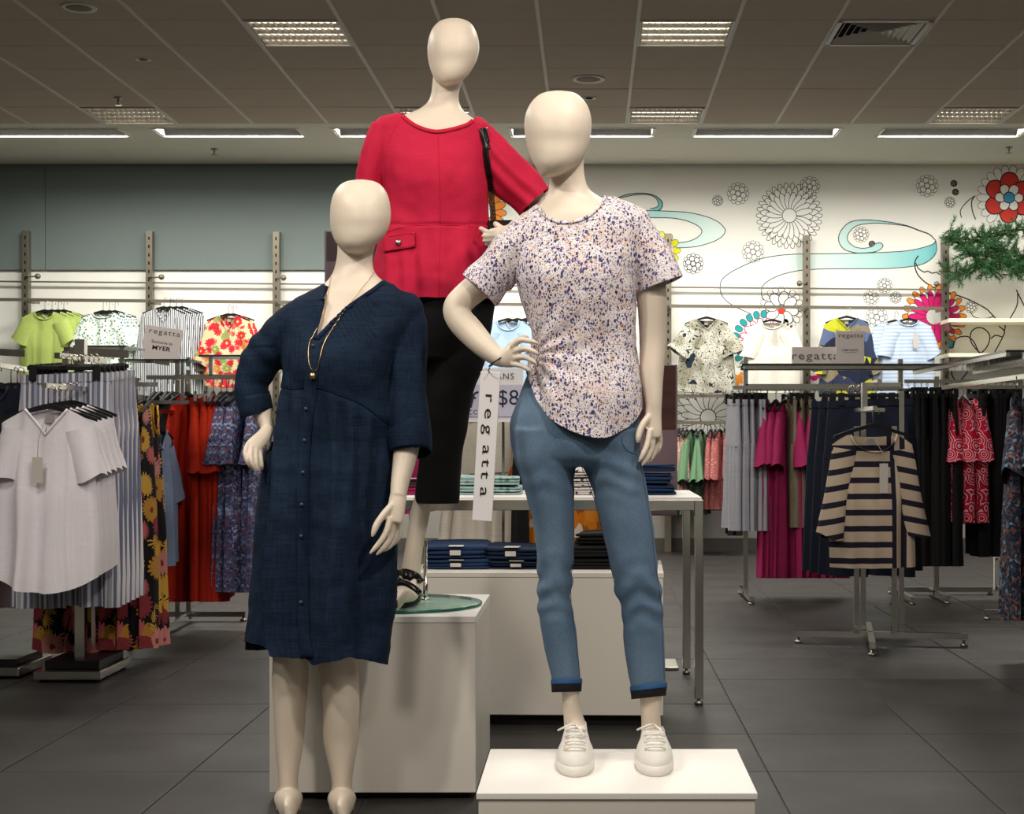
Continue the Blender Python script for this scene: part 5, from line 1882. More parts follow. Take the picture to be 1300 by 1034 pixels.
class Kind:
    """one built thing, handed out first as itself and then as copies"""
    def __init__(self, root, cat):
        self.root, self.cat, self.used = root, cat, False
        root['category'] = cat

    def at(self, loc, rz, label, group=None, scale=None):
        if not self.used:
            self.used = True
            o = self.root
            o.location = loc
            o.rotation_euler = (0, 0, rz)
            if scale is not None:
                o.scale = scale
        else:
            o = dup(self.root, loc, rz, scale=scale)
        o['label'] = label
        if group:
            o['group'] = group
        elif 'group' in o:
            del o['group']
        return o


HANG = Kind(make_hanger(), 'hanger')
CLIP = Kind(make_clip_hanger(), 'hanger')
R90 = math.pi / 2
jit = random.Random(11)


def hang(kind, x, y, z, rz, short, tail, group, clip=False, scale=None, hs=1.0, hang_scale=None):
    """a garment on its own hanger; z is the hanger's neck"""
    kind.at((x, y, z), rz, short + ' ' + tail, group, scale)
    (CLIP if clip else HANG).at((x, y, z + (.004 if clip else 0)), rz, ('black clip hanger gripping the ' if clip else 'slim black hanger inside the ') + short, 'clip hangers' if clip else 'shoulder hangers', hang_scale)


def X(u, d):
    return (u - 750) * d / F


def Z(v, d):
    return EYE + (554 - v) * d / F


# ---------- the tees and blouses hung high on the back wall
def wall_set(kind, us, v, d0, step, names, tail, group, rz=0.0):
    for i, (u, nm) in enumerate(zip(us, names)):
        d = d0 + i * step
        hang(kind, X(u, d), d, Z(v, d), rz + jit.uniform(-.06, .06), nm, tail, group)


lime = Kind(make_top('short_sleeve_tee', M['lime'], .62, .205, .215, .225, .05, .05, 'round', .09, .07, .2, 22, .08, 1.15, .012, 3), 'tee')
wall_set(lime, [57, 66, 74, 81], 393, 13.44, .035, ['lime green tee at the front', 'lime green tee second from the front', 'lime green tee third from the front', 'lime green tee hindmost'], 'of the set on the back wall', 'lime green tees')
spt = Kind(make_top('short_sleeve_tee', M['spotted'], .6, .2, .21, .215, .05, .05, 'round', .09, .05, .24, 24, .085, 1.1, .014, 5), 'tee')
wall_set(spt, [131, 139, 146], 394, 13.44, .035, ['spotted white tee at the front', 'spotted white tee in the middle', 'spotted white tee hindmost'], 'of its set on the back wall', 'spotted white tees')
shs = Kind(make_top('long_sleeve_shirt', M['stripeshirt'], .8, .2, .215, .235, .05, .055, 'v', .07, .12, .52, 10, .06, .85, .016, 7, cuff=True), 'shirt')
wall_set(shs, [208, 216, 224, 231], 389, 13.44, .035, ['navy striped shirt at the front', 'navy striped shirt second from the front', 'navy striped shirt third from the front', 'navy striped shirt hindmost'], 'of its set on the wall', 'navy striped shirts')
plm = Kind(make_top('printed_blouse', M['palm'], .66, .19, .21, .225, .05, .06, 'v', .085, .14, .36, 20, .068, 1.15, .014, 9), 'blouse')
wall_set(plm, [290, 296], 398, 13.44, .035, ['red and green tropical print blouse at the front', 'red and green tropical print blouse behind another'], 'on the back wall', 'tropical print blouses')
blt = Kind(make_top('short_sleeve_tee', M['bluetee'], .6, .2, .21, .22, .05, .05, 'round', .095, .09, .2, 24, .08, 1.15, .014, 13), 'tee')
wall_set(blt, [645, 657, 668], 404, 13.44, .035, ['pale blue tee at the front', 'pale blue tee in the middle', 'pale blue tee hindmost'], 'of those seen past the floral figure\'s elbow', 'pale blue tees')
lfy = Kind(make_top('printed_blouse', M['leafy'], .68, .19, .235, .265, .06, .05, 'v', .1, .1, .24, 30, .1, 1.35, .02, 15), 'blouse')
hang(lfy, X(897, 13.48), 13.48, Z(402, 13.48), .03, 'grey leafy print blouse', 'over the outlined daisy on the back wall', None)
wt = Kind(make_top('short_sleeve_tee', M['whitetee'], .66, .205, .235, .255, .05, .05, 'round', .095, .07, .25, 22, .09, 1.15, .012, 17, tagc=(.02, -.1, .1)), 'tee')
hang(wt, X(980, 13.48), 13.48, Z(405, 13.48), 0, 'warm white tee with shoulder buttons', 'in front of the teal ringed flower', None)
M['btnbrown'] = plain('brown_button', (76, 64, 50), .4)
for i in range(3):
    p = Vector((.105 + .03 * i, -.034 - .003 * i, -.036 - .017 * i))
    MB().tube([p, p + Vector((0, -.008, 0))], .012, 12).build('button', M['btnbrown'], wt.root, origin=(0, 0, 0))
geo = Kind(make_top('geometric_blouse', M['geo'], .72, .2, .23, .25, .05, .055, 'v', .09, .1, .42, 16, .075, 1.05, .014, 19), 'blouse')
hang(geo, X(1075, 13.48), 13.48, Z(401, 13.48), 0, 'navy and yellow geometric print blouse', 'behind the grey regatta signs', None)
stb = Kind(make_top('short_sleeve_tee', M['stripedblue'], .68, .205, .23, .25, .05, .05, 'round', .09, .05, .25, 20, .085, 1.1, .012, 21, tagc=(.05, -.14, .13)), 'tee')
hang(stb, X(1153, 13.48), 13.48, Z(404, 13.48), 0, 'pale blue striped tee with a long tag', 'beside the slotted upright and pink flower', None)
hang(stb, X(1136, 13.54), 13.54, Z(406, 13.54), .2, 'pale blue striped tee tucked behind another', 'near the pink painted flower', None)

# ---------- small rail low on the back wall
rowl = lambda us: us
ditsy = Kind(make_top('printed_dress', M['pinkfloral'], .68, .17, .18, .2, .03, .05, 'v', .07, .1, .36, 14, .06, 1.3, .02, 23, lab=False, band=False), 'dress')
sage = Kind(make_top('sage_dress', M['greendress'], .76, .17, .18, .2, .03, .05, 'v', .07, .1, .4, 22, .06, 1.7, .02, 25, lab=False, band=False), 'dress')
corl = Kind(make_top('printed_dress', M['coral'], .72, .17, .18, .2, .03, .05, 'v', .07, .1, .36, 14, .06, 1.3, .02, 27, lab=False, band=False), 'dress')
blk_s = Kind(make_trousers('black_trousers', M['blackfab'], .96, .17, .1, .028, 29), 'trousers')
for kind, us, nm, g in ((ditsy, [852, 857, 862, 867], 'pink and white ditsy dress', 'ditsy dresses'), (sage, [872, 878, 884, 890], 'sage green dress with flared sleeves', 'sage green dresses'), (corl, [902, 908, 914, 920], 'coral ditsy dress', 'coral dresses')):
    for i, u in enumerate(us):
        hang(kind, X(u, 13.44), 13.44, Z(545, 13.44), R90 + jit.uniform(-.35, .35), ORD[i] + ' ' + nm, 'along the low wall rail', g)
for i, u in enumerate([927, 932, 937]):
    hang(blk_s, X(u, 13.42), 13.42, Z(541, 13.42), R90 + jit.uniform(-.2, .2), ORD[i] + ' pair of narrow black trousers', 'at the end of the low wall rail', 'black trousers on the low rail', clip=True)

# ---------- orange and paisley rack
d = 8.2
RZ2 = Z(478, d)
org_ = Kind(make_top('maxi_dress', M['orange'], 1.13, .17, .19, .24, .034, .05, 'v', .07, .14, .36, 16, .065, 1.35, .024, 31, lab=False, band=False), 'dress')
pai = Kind(make_top('maxi_dress', M['paisley'], 1.08, .17, .19, .24, .034, .05, 'v', .07, .14, .32, 18, .07, 1.4, .026, 33, lab=False, band=False), 'dress')
blt2 = Kind(make_top('black_tunic', M['blackfab'], .98, .18, .2, .22, .04, .05, 'round', .08, .08, .3, 14, .06, 1.1, .02, 35, lab=False, band=False), 'top')
chm = Kind(make_top('chambray_shirt', M['bluechambray'], .72, .17, .19, .2, .05, .05, 'v', .07, .1, .3, 20, .07, 1.2, .02, 37, lab=False), 'shirt')
for i, u in enumerate([196, 204, 212, 219]):
    hang(blt2, X(u, d), d, Z(497, d), R90 + jit.uniform(-.25, .25), ORD[i] + ' long black top', 'beside the burnt orange dresses', 'long black tops')
for i, u in enumerate([236, 248, 260, 271, 281]):
    hang(org_, X(u, d), d, Z(497, d), R90 + jit.uniform(-.42, .25), ORD[i] + ' burnt orange maxi dress', 'counted from the black tops', 'burnt orange dresses')
for i, u in enumerate([288, 296, 304, 312, 320, 329]):
    hang(pai, X(u, d), d, Z(497, d), R90 + jit.uniform(-.3, .3), ORD[i] + ' blue paisley maxi dress', 'counted from the orange dresses', 'blue paisley dresses')
hang(chm, X(199, 7.75), 7.75, Z(541, 7.75), 1.42, 'chambray blue shirt', 'hung low between the floral dresses and black tops', None)

# ---------- near stand: white tees, striped trousers, bold floral dresses
wtee = Kind(make_top('white_tee', M['wht'], .745, .176, .186, .198, .06, .055, 'v', .085, .1, .2, 13, .058, 1.1, .022, 41, hemc=.06, tagc=(-.02, -.21, .1), nx=21, nt=20), 'tee')
for i, (u, dd, nm) in enumerate(((61, 6.0, 'front white tee with a paper tag'), (68, 6.08, 'white tee just behind the tagged one'), (75, 6.16, 'third white tee of the near stand'), (83, 6.24, 'fourth white tee of the near stand'), (91, 6.32, 'hindmost white tee of the near stand'))):
    hang(wtee, X(u, dd), dd, Z(513 - 1.2 * i, dd), jit.uniform(-.05, .1), nm, 'hung over the striped trousers', 'white tees')
cnd = Kind(make_trousers('striped_trousers', M['candy'], .985, .185, .115, .034, 43, .03), 'trousers')
for i in range(6):
    dd = 6.42 + .055 * i
    hang(cnd, X(84 + 6.5 * i, dd), dd, Z(475 - .6 * i, dd), .12 + jit.uniform(-.04, .04), ORD[i] + ' pair of blue striped trousers', 'behind the white tees', 'blue striped trousers', clip=True)
bfl = Kind(make_top('floral_maxi_dress', M['boldfloral'], 1.14, .17, .2, .25, .04, .05, 'v', .08, .14, .0, 14, .05, 1, .03, 47, sleeves=False, lab=False), 'dress')
for i, (u, dd, rz) in enumerate(((112, 6.84, .1), (122, 6.9, .15), (166, 7.0, 1.25), (174, 7.02, 1.5), (182, 7.04, 1.45), (191, 7.06, 1.65))):
    hang(bfl, X(u, dd), dd, Z(508, dd), rz, ORD[i] + ' bold floral maxi dress on black', 'behind the near stand', 'bold floral dresses')
# stand at the picture's edge
nvt = Kind(make_top('navy_tee', M['navycloth'], .72, .2, .22, .235, .05, .05, 'round', .09, .08, .3, 18, .07, 1.1, .016, 49, lab=False), 'top')
for i, (u, dd, rz) in enumerate(((-18, 6.5, .25), (-8, 6.6, .3))):
    hang(nvt, X(u, dd), dd, Z(484, dd), rz, ('navy top at the picture\'s edge beside the white tees', 'navy top tucked behind another at the picture\'s edge')[i], '', 'navy tops at the edge stand')
mvt = Kind(make_top('mauve_tunic', M['mauve'], 1.02, .18, .2, .22, .045, .05, 'round', .09, .06, .3, 16, .07, 1.1, .02, 51, lab=False), 'tunic')
for i, (u, dd, rz) in enumerate(((14, 6.9, .6), (22, 6.98, .7))):
    hang(mvt, X(u, dd), dd, Z(486, dd), rz, ('mauve tunic nearer the navy tops', 'mauve tunic nearer the striped trousers')[i], 'on the edge stand', 'mauve tunics')

# ---------- racks to the other side
d = 9.8
gry = Kind(make_trousers('grey_trousers', M['greycloth'], .84, .18, .11, .024, 53), 'trousers')
for i, u in enumerate([931, 939, 943.5, 948, 952.5, 957, 961.5, 966]):
    hang(gry, X(u, d), d, Z(507, d), R90 + jit.uniform(-.15, .25), ORD[i] + ' pair of pale grey trousers', 'counted from the chrome post', 'pale grey trousers', clip=True)
pnk = Kind(make_top('raspberry_dress', M['pinkdress'], 1.15, .17, .2, .24, .04, .05, 'v', .07, .1, .36, 20, .075, 1.35, .03, 55, lab=False, band=False), 'dress')
d = 9.6
for i, (u, dd) in enumerate(((974, 9.8), (985, 9.8), (996, 9.8), (1008, 9.8), (1034, 9.8), (1044, 9.8), (1056, 9.8), (1068, 9.8))):
    hang(pnk, X(u, dd), dd, Z(507, dd), R90 + jit.uniform(-.4, .2), ORD[i] + ' raspberry pink maxi dress', 'counted from the grey trousers', 'raspberry dresses')
khk = Kind(make_trousers('khaki_trousers', M['khaki'], .82, .18, .11, .028, 57), 'trousers')
for i, u in enumerate([1003, 1017, 1023]):
    hang(khk, X(u, 9.8), 9.8, Z(507, 9.8), R90 + jit.uniform(-.15, .15), ORD[i] + ' pair of khaki trousers', 'between the raspberry dresses', 'khaki trousers', clip=True)
nvy = Kind(make_trousers('navy_trousers', M['navycloth'], .92, .2, .13, .04, 59), 'trousers')
for i, (u, dd) in enumerate(((1100, 7.95), (1088, 8.05), (1078, 8.15), (1112, 8.25))):
    hang(nvy, X(u, dd), dd, Z(508, dd), jit.uniform(-.15, .1), ('front', 'second', 'third', 'hindmost')[i] + ' pair of navy trousers', 'behind the sand and navy striped top', 'navy trousers', clip=True)
bkt = Kind(make_trousers('black_trousers', M['blackfab'], 1.1, .18, .12, .036, 61), 'trousers')
for i, u in enumerate([1154, 1162, 1170, 1178, 1186, 1194, 1202]):
    hang(bkt, X(u, 9.8), 9.8, Z(500, 9.8), R90 + jit.uniform(-.3, .15), ORD[i] + ' pair of black trousers', 'between the striped top and the red printed tops', 'black trousers on the rack', clip=True)
rdw = Kind(make_top('printed_tunic', M['redwhite'], .83, .17, .19, .2, .055, .05, 'v', .07, .1, .34, 10, .07, 1.2, .016, 63, lab=False, band=False), 'top')
for i, u in enumerate([1212, 1223, 1234]):
    hang(rdw, X(u, 9.8), 9.8, Z(502, 9.8), R90 + (-.25, .0, .2)[i], ORD[i] + ' red top printed with white arcs', 'between the black trousers', 'red arc print tops')
blk2 = Kind(make_trousers('black_culottes', M['blackfab'], 1.04, .18, .13, .04, 65, skirt=True), 'skirt')
for i, u in enumerate([1240, 1248, 1256, 1264, 1272, 1280, 1288]):
    hang(blk2, X(u, 9.8), 9.8, Z(500, 9.8), R90 + jit.uniform(-.3, .2), ORD[i] + ' long black skirt', 'counted from the red printed tops', 'long black skirts', clip=True)
ps2 = Kind(make_top('paisley_maxi_dress', M['paisley2'], 1.06, .17, .2, .24, .045, .05, 'v', .07, .1, .3, 20, .08, 1.3, .03, 67, lab=False, band=False), 'dress')
for i, (u, dd) in enumerate(((1290, 7.1), (1304, 7.12), (1318, 7.14))):
    hang(ps2, X(u, dd), dd, Z(498, dd), R90 - .35 + .1 * i, ORD[i] + ' dark paisley maxi dress', 'counted from the black skirts', 'dark paisley dresses')
# the sand and navy striped top, facing out
brt = Kind(make_top('striped_jumper', M['breton'], .655, .195, .2, .212, .06, .05, 'round', .115, .085, .42, 10, .06, 1.06, .014, 71, hemc=.005, tagc=(.03, -.16, .14), nx=21, nt=20, slmat=M['bretonsleeve']), 'top')
hang(brt, X(1108, 7.2), 7.2, Z(538, 7.2), .12, 'sand and navy striped top with a long tag', 'hung face out on the chrome stand', None)
brt.root.location.z -= .028

# ---------- behind the table
crm = Kind(make_trousers('cream_trousers', M['cream'], .86, .165, .15, .04, 73, .02), 'trousers')
for i, (u, dd) in enumerate(((628, 7.8), (612, 7.86))):
    hang(crm, X(u, dd), dd, Z(526, dd), .1, ('cream linen trousers nearer the table', 'cream linen trousers behind another pair')[i], 'seen past the hanging regatta sign', 'cream trousers', clip=True)
hang(blt2, X(662, 7.82), 7.82, Z(529, 7.82), R90, 'black top between the cream trousers and orange print', 'behind the table', 'long black tops')
opr = Kind(make_top('orange_print_dress', M['orangeprint'], .72, .19, .21, .23, .04, .05, 'v', .08, .12, .24, 20, .08, 1.2, .02, 75, lab=False), 'dress')
for i, (u, dd) in enumerate(((715, 7.8), (742, 7.86))):
    hang(opr, X(u, dd), dd, Z(529, dd), .1, ('orange leaf print dress seen under the table', 'orange leaf print dress half behind another')[i], 'behind the jeans', 'orange print dresses')
pkt = Kind(make_top('raspberry_tee', M['pinkdress'], .5, .17, .19, .2, .04, .05, 'v', .07, .1, .2, 20, .07, 1.2, .02, 77, lab=False), 'top')
hang(pkt, X(508, 7.8), 7.8, Z(529, 7.8), .2, 'raspberry pink top', 'seen between the navy sleeve and black trousers', None)
# ------------------------------------------------------------------ racks and stands
def rack(name, label, loc, group='clothes racks'):
    return thing(name, label, 'rack', loc, group)


def cbar(t, p, q, w=.028, nm='bar', mat='chrome', h=None):
    return MB().bar(p, q, w, h).build(nm, M[mat], t, smooth=False)


def foot(t, p):
    MB().lathe([(.016, 0), (.02, .004), (.02, .01), (.007, .014), (.007, .03)], (p[0], p[1], 0), 12).build('foot', M['steel'], t)


# near stand under the white tees
xs = -2.215
t = rack('clothes_stand', 'chrome stand on a square plate carrying the white tees and striped trousers', (xs, 6.66, 0))
MB().box(-2.37, -2.085, 6.45, 6.88, .012, .05).build('base_plate', M['chrome'], t, smooth=False, bevel=.004)
MB().box(-2.345, -2.11, 6.52, 6.86, .05, .085).build('base_cover', M['black'], t, smooth=False, bevel=.003)
for px_, py_ in ((-2.34, 6.5), (-2.115, 6.5), (-2.34, 6.84), (-2.115, 6.84)):
    MB().lathe([(.02, 0), (.02, .013)], (px_, py_, 0), 10).build('foot', M['black'], t)
cbar(t, (xs, 6.6, .085), (xs, 6.6, 1.47), .042, 'post')
cbar(t, (xs + .045, 6.63, .14), (xs + .045, 6.63, 1.2), .016, 'slide_post')
zt1 = Z(513, 6.0) + .075
cbar(t, (-2.135, 5.93, zt1 - .004), (-2.135, 6.62, zt1 - .004), .02, 'front_arm')
cbar(t, (-2.135, 6.6, zt1 - .004), (xs, 6.6, zt1 - .004), .02, 'arm_joint')
zs1 = Z(475, 6.42) + .075
cbar(t, (-2.235, 6.36, zs1), (-2.19, 6.84, zs1), .024, 'top_arm')
zf1 = Z(508, 6.9) + .075
cbar(t, (-2.27, 6.78, zf1), (-2.27, 7.04, zf1), .02, 'rear_arm')
cbar(t, (-2.29, 7.03, zf1), (-2.0, 7.03, zf1), .02, 'rear_rail')
cbar(t, (xs, 6.6, zf1), (xs, 7.03, zf1), .02, 'rear_support')
cbar(t, (X(84, 6.62), 6.62, Z(446, 6.62)), (X(160, 6.95), 6.95, Z(450, 6.95)), .03, 'head_bar', h=.035)
cbar(t, (X(84, 6.62), 6.62, Z(446, 6.62)), (X(84, 6.62), 6.62, Z(482, 6.62)), .026, 'head_post')
t2 = rack('glass_shelf', 'thin dark glass shelf over the near stand and striped trousers', (X(125, 7.15), 7.15, Z(440, 7.1)), 'glass shelves')
M['shelfglass'] = plain('dark_edge_glass', (36, 44, 42), .08, 0, .6)
MB().box(X(93, 7.0), X(160, 7.0), 7.0, 7.3, Z(441, 7.0), Z(441, 7.0) + .008).build('pane', M['shelfglass'], t2, smooth=False)
for u in (97, 155):
    cbar(t2, (X(u, 7.1), 7.1, zf1 - .01), (X(u, 7.1), 7.1, Z(441, 7.0)), .018, 'support')
cbar(t2, (X(90, 7.1), 7.1, zf1 - .012), (X(162, 7.1), 7.1, zf1 - .012), .018, 'support_bar')

# stand at the picture's edge
t = rack('clothes_stand', 'chrome stand at the picture edge carrying navy and mauve tops', (-2.72, 6.75, 0))
MB().box(-2.9, X(24, 6.55), 6.55, 6.95, .012, .05).build('base_plate', M['chrome'], t, smooth=False, bevel=.004)
MB().box(-2.88, X(24, 6.55) - .03, 6.6, 6.92, .05, .08).build('base_cover', M['black'], t, smooth=False, bevel=.003)
for px_, py_ in ((-2.86, 6.6), (-2.55, 6.6), (-2.86, 6.9), (-2.55, 6.9)):
    MB().lathe([(.02, 0), (.02, .013)], (px_, py_, 0), 10).build('foot', M['black'], t)
cbar(t, (-2.72, 6.75, .08), (-2.72, 6.75, 1.45), .042, 'post')
ze = Z(484, 6.5) + .076
cbar(t, (-2.575, 6.35, ze), (-2.645, 7.1, ze), .022, 'side_arm')
cbar(t, (-2.72, 6.75, ze), (-2.61, 6.75, ze), .022, 'arm_joint')
cbar(t, (-2.75, 6.75, 1.43), (X(30, 6.9), 6.9, Z(449, 6.9)), .03, 'head_bar')

# orange and paisley rack
zr = Z(497, 8.2) + .075
t = rack('garment_rail', 'long chrome rail carrying the black, orange and paisley clothes', (X(235, 8.3), 8.3, 0), 'garment rails')
cbar(t, (X(186, 8.2), 8.2, zr), (X(345, 8.2), 8.2, zr), .022, 'rail')
for u, y in ((226, 8.3), (240, 8.5)):
    cbar(t, (X(u, y), y, .03), (X(u, y), y, 1.49), .026, 'post')
cbar(t, (X(226, 8.3), 8.2, zr), (X(226, 8.3), 8.3, zr), .022, 'rail_joint')
cbar(t, (X(226, 8.3), 8.3, zr + .06), (X(240, 8.5), 8.5, zr + .06), .02, 'rail_joint')
cbar(t, (X(198, 8.62), 8.62, .04), (X(312, 8.62), 8.62, .04), .03, 'base_bar')
cbar(t, (X(226, 8.3), 7.95, .04), (X(226, 8.3), 8.62, .04), .03, 'base_bar')
cbar(t, (X(240, 8.5), 8.5, .04), (X(240, 8.5), 8.62, .04), .03, 'base_bar')
for q in ((X(202, 8.62), 8.62), (X(309, 8.62), 8.62), (X(226, 8.3), 7.98)):
    foot(t, q)
cz = Z(541, 7.75) + .075
cbar(t, (X(199, 7.75), 7.68, cz), (X(199, 7.75), 8.3, cz), .02, 'front_arm')
cbar(t, (X(199, 7.75), 8.3, cz), (X(226, 8.3), 8.3, cz), .02, 'arm_joint')
t2 = rack('glass_shelf', 'thin dark glass shelf in front of the tropical print blouses', (X(295, 8.3), 8.3, Z(452, 8.3)), 'glass shelves')
MB().box(X(252, 8.2), X(345, 8.2), 8.2, 8.5, Z(453, 8.2), Z(453, 8.2) + .01).build('pane', M['shelfglass'], t2, smooth=False)
for u in (268, 338):
    cbar(t2, (X(u, 8.35), 8.35, zr), (X(u, 8.35), 8.35, Z(453, 8.2)), .02, 'support')
cbar(t2, (X(222, 8.35), 8.35, zr + .012), (X(345, 8.35), 8.35, zr + .012), .02, 'support_bar')
t3 = rack('glass_shelf', 'thin glass shelf holding the tilted grey sign card', (X(200, 7.6), 7.6, Z(456, 7.6)), 'glass shelves')
MB().box(X(150, 7.5), X(240, 7.5), 7.5, 7.75, Z(458, 7.5), Z(458, 7.5) + .008).build('pane', M['shelfglass'], t3, smooth=False)
for u in (158, 232):
    cbar(t3, (X(u, 7.6), 7.6, 1.22), (X(u, 7.6), 7.6, Z(458, 7.5)), .016, 'support')
cbar(t3, (X(150, 7.6), 7.6, 1.22), (X(240, 7.6), 7.6, 1.22), .018, 'support_bar')
cbar(t3, (X(165, 7.6), 7.6, 0.0), (X(165, 7.6), 7.6, 1.22), .024, 'post')

# rack with grey trousers and raspberry dresses, and on to the black skirts
d = 9.8
zr = Z(507, d) + .075
t = rack('garment_rail', 'chrome rack with the grey trousers and raspberry dresses', (X(1040, d), d, 0), 'garment rails')
cbar(t, (X(930, d), d, zr), (X(1146, d), d, zr), .024, 'rail')
for u in (947, 1144):
    cbar(t, (X(u, d), d + .03, .02), (X(u, d), d + .03, Z(456, d)), .03, 'post')
    cbar(t, (X(u, d), d - .35, .035), (X(u, d), d + .35, .035), .03, 'base_bar')
    for yy in (d - .33, d + .33):
        foot(t, (X(u, d), yy))
cbar(t, (X(947, d), d + .03, Z(492, d)), (X(1146, d), d + .03, Z(492, d)), .03, 'cross_rail', h=.045)
t2 = rack('glass_shelf', 'long thin glass shelf holding the regatta plate and card', (X(1062, d), d, Z(465, d)), 'glass shelves')
MB().box(X(938, d), X(1188, d), d - .2, d + .14, Z(466, d), Z(466, d) + .012).build('pane', M['shelfglass'], t2, smooth=False)
cbar(t2, (X(942, d), d - .15, Z(466, d) - .01), (X(1186, d), d - .15, Z(466, d) - .01), .018, 'support_bar')
cbar(t2, (X(942, d), d + .1, Z(466, d) - .01), (X(1186, d), d + .1, Z(466, d) - .01), .018, 'support_bar')
zb = Z(500, d) + .079
t = rack('garment_rail', 'chrome rack with the black trousers, red printed tunics and black skirts', (X(1220, d), d, 0), 'garment rails')
cbar(t, (X(1148, d), d, zb), (X(1298, d), d, zb), .024, 'rail')
for u in (1190, 1296):
    cbar(t, (X(u, d), d + .03, .02), (X(u, d), d + .03, Z(478, d)), .03, 'post')
cbar(t, (X(1148, d), d + .25, .035), (X(1272, d), d + .25, .035), .032, 'base_bar')
cbar(t, (X(1190, d), d - .3, .035), (X(1190, d), d + .25, .035), .03, 'base_bar')
cbar(t, (X(1296, d), d - .3, .035), (X(1296, d), d + .3, .035), .03, 'base_bar')
for q in ((X(1150, d), d + .25), (X(1270, d), d + .25), (X(1190, d), d - .28)):
    foot(t, q)
t = thing('tube_stand', 'small white tubular frame standing on the floor under the black skirts', 'frame', (X(1270, 10.4), 10.4, 0))
a, c = X(1264, 10.4), X(1282, 10.4)
for p, q in (((a, 10.4, 0), (a, 10.4, .22)), ((c, 10.4, 0), (c, 10.4, .22)), ((a, 10.4, .21), (c, 10.4, .21)), ((a, 10.4, .012), (c, 10.4, .012))):
    MB().bar(p, q, .022).build('tube', M['white'], t, smooth=False)

# four-armed stand with the striped jumper
cx, cy = X(1115, 7.65), 7.65
t = rack('clothes_stand', 'four legged chrome stand holding out the sand and navy striped top', (cx, cy, 0))
an = math.radians(-9)
ra = lambda x, y, z: (cx + x * math.cos(an) - y * math.sin(an), cy + x * math.sin(an) + y * math.cos(an), z)
cbar(t, ra(-.42, 0, .05), ra(.44, 0, .05), .03, 'base_bar')
cbar(t, ra(-.04, -.42, .05), ra(-.04, .4, .05), .03, 'base_bar')
for q in (ra(-.4, 0, 0), ra(.42, 0, 0), ra(-.04, -.4, 0), ra(-.04, .38, 0)):
    foot(t, q)
for x, y in ((-.11, -.05), (-.075, .05), (.075, -.05), (.115, .05)):
    cbar(t, ra(x, y, .06), ra(x, y, 1.28 if y > 0 else 1.1), .026, 'post')
cbar(t, ra(-.11, -.05, .42), ra(.115, -.05, .42), .02, 'tie_bar')
cbar(t, ra(-.11, .05, .2), ra(.115, .05, .2), .02, 'tie_bar')
zq = Z(538, 7.2) + .072
cbar(t, (X(1108, 7.2), 7.14, zq), (X(1108, 7.2), 7.66, zq), .02, 'front_arm')
cbar(t, (X(1100, 7.5), 7.6, zq), (X(1128, 7.5), 7.6, zq), .02, 'arm_joint')
cbar(t, (X(1108, 7.2), 7.42, zq), (X(1108, 7.2), 7.42, Z(486, 7.42)), .026, 'head_post')
zq2 = Z(508, 8.05) + .079
cbar(t, (X(1094, 8.0), 7.5, zq2), (X(1098, 8.3), 8.32, zq2), .022, 'rear_arm')
cbar(t, ra(-.075, .05, zq2 - .01), ra(.115, .05, zq2 - .01), .022, 'arm_joint')

# rack running away, with the dark paisley dresses
xc = X(1304, 7.12)
t = rack('garment_rail', 'chrome rack running back from the dark paisley dresses', (xc, 7.9, 0), 'garment rails')
zc = Z(498, 7.1) + .075
cbar(t, (xc, 6.95, zc), (xc, 8.8, zc), .024, 'rail')
for y in (7.35, 8.7):
    cbar(t, (xc + .5, y, .03), (xc + .5, y, 1.43), .03, 'post')
    cbar(t, (xc, y, zc), (xc + .5, y, zc), .02, 'rail_joint')
cbar(t, (X(1250, 8.7), 8.7, .04), (xc + .5, 8.7, .04), .03, 'base_bar')
cbar(t, (xc + .06, 7.35, .04), (xc + .5, 7.35, .04), .03, 'base_bar')
for q in ((X(1253, 8.7), 8.7), (xc + .47, 8.7), (xc + .47, 7.35), (xc + .08, 7.35)):
    foot(t, q)
t2 = rack('glass_shelf', 'glass shelf with chrome edge bars running back above the paisley dresses', (xc, 7.9, 1.44), 'glass shelves')
MB().box(xc - .16, xc + .22, 6.9, 8.9, 1.432, 1.442).build('pane', M['shelfglass'], t2, smooth=False)
for x in (xc - .15, xc + .2):
    cbar(t2, (x, 6.9, 1.422), (x, 8.9, 1.422), .018, 'support_bar')

# rail behind the table
zt2 = Z(529, 7.82) + .077
t = rack('garment_rail', 'chrome rail behind the table with cream trousers and orange print dresses', (X(640, 7.83), 7.83, 0), 'garment rails')
cbar(t, (X(490, 7.83), 7.83, zt2), (X(782, 7.83), 7.83, zt2), .022, 'rail')
for u in (492, 780):
    cbar(t, (X(u, 7.83), 7.83, .02), (X(u, 7.83), 7.83, zt2 + .02), .028, 'post')
    cbar(t, (X(u, 7.83), 7.55, .03), (X(u, 7.83), 8.1, .03), .028, 'base_bar')
    for yy in (7.57, 8.08):
        foot(t, (X(u, 7.83), yy))

# ------------------------------------------------------------------ writing
def words(body, size, mat, at, rot, parent, name='lettering', sx=1.0, space=1.0, origin=None, align='CENTER', depth=.0004, bold=0.0):
    cu = bpy.data.curves.new('t', 'FONT')
    cu.body = body
    cu.size = size
    cu.align_x = align
    cu.align_y = 'CENTER'
    cu.space_character = space
    cu.extrude = depth
    cu.resolution_u = 3
    cu.offset = bold
    ob = bpy.data.objects.new('t', cu)
    COL.objects.link(ob)
    me = bpy.data.meshes.new_from_object(ob.evaluated_get(DG()))
    bpy.data.objects.remove(ob)
    bpy.data.curves.remove(cu)
    o = Vector(origin if origin is not None else parent['org'])
    me.transform(Matrix.Translation(Vector(at) - o) @ rot.to_4x4() @ Matrix.Diagonal((sx, 1, 1, 1)))
    me.materials.clear()
    me.materials.append(mat)
    me.name = name
    return link(name, me, parent)


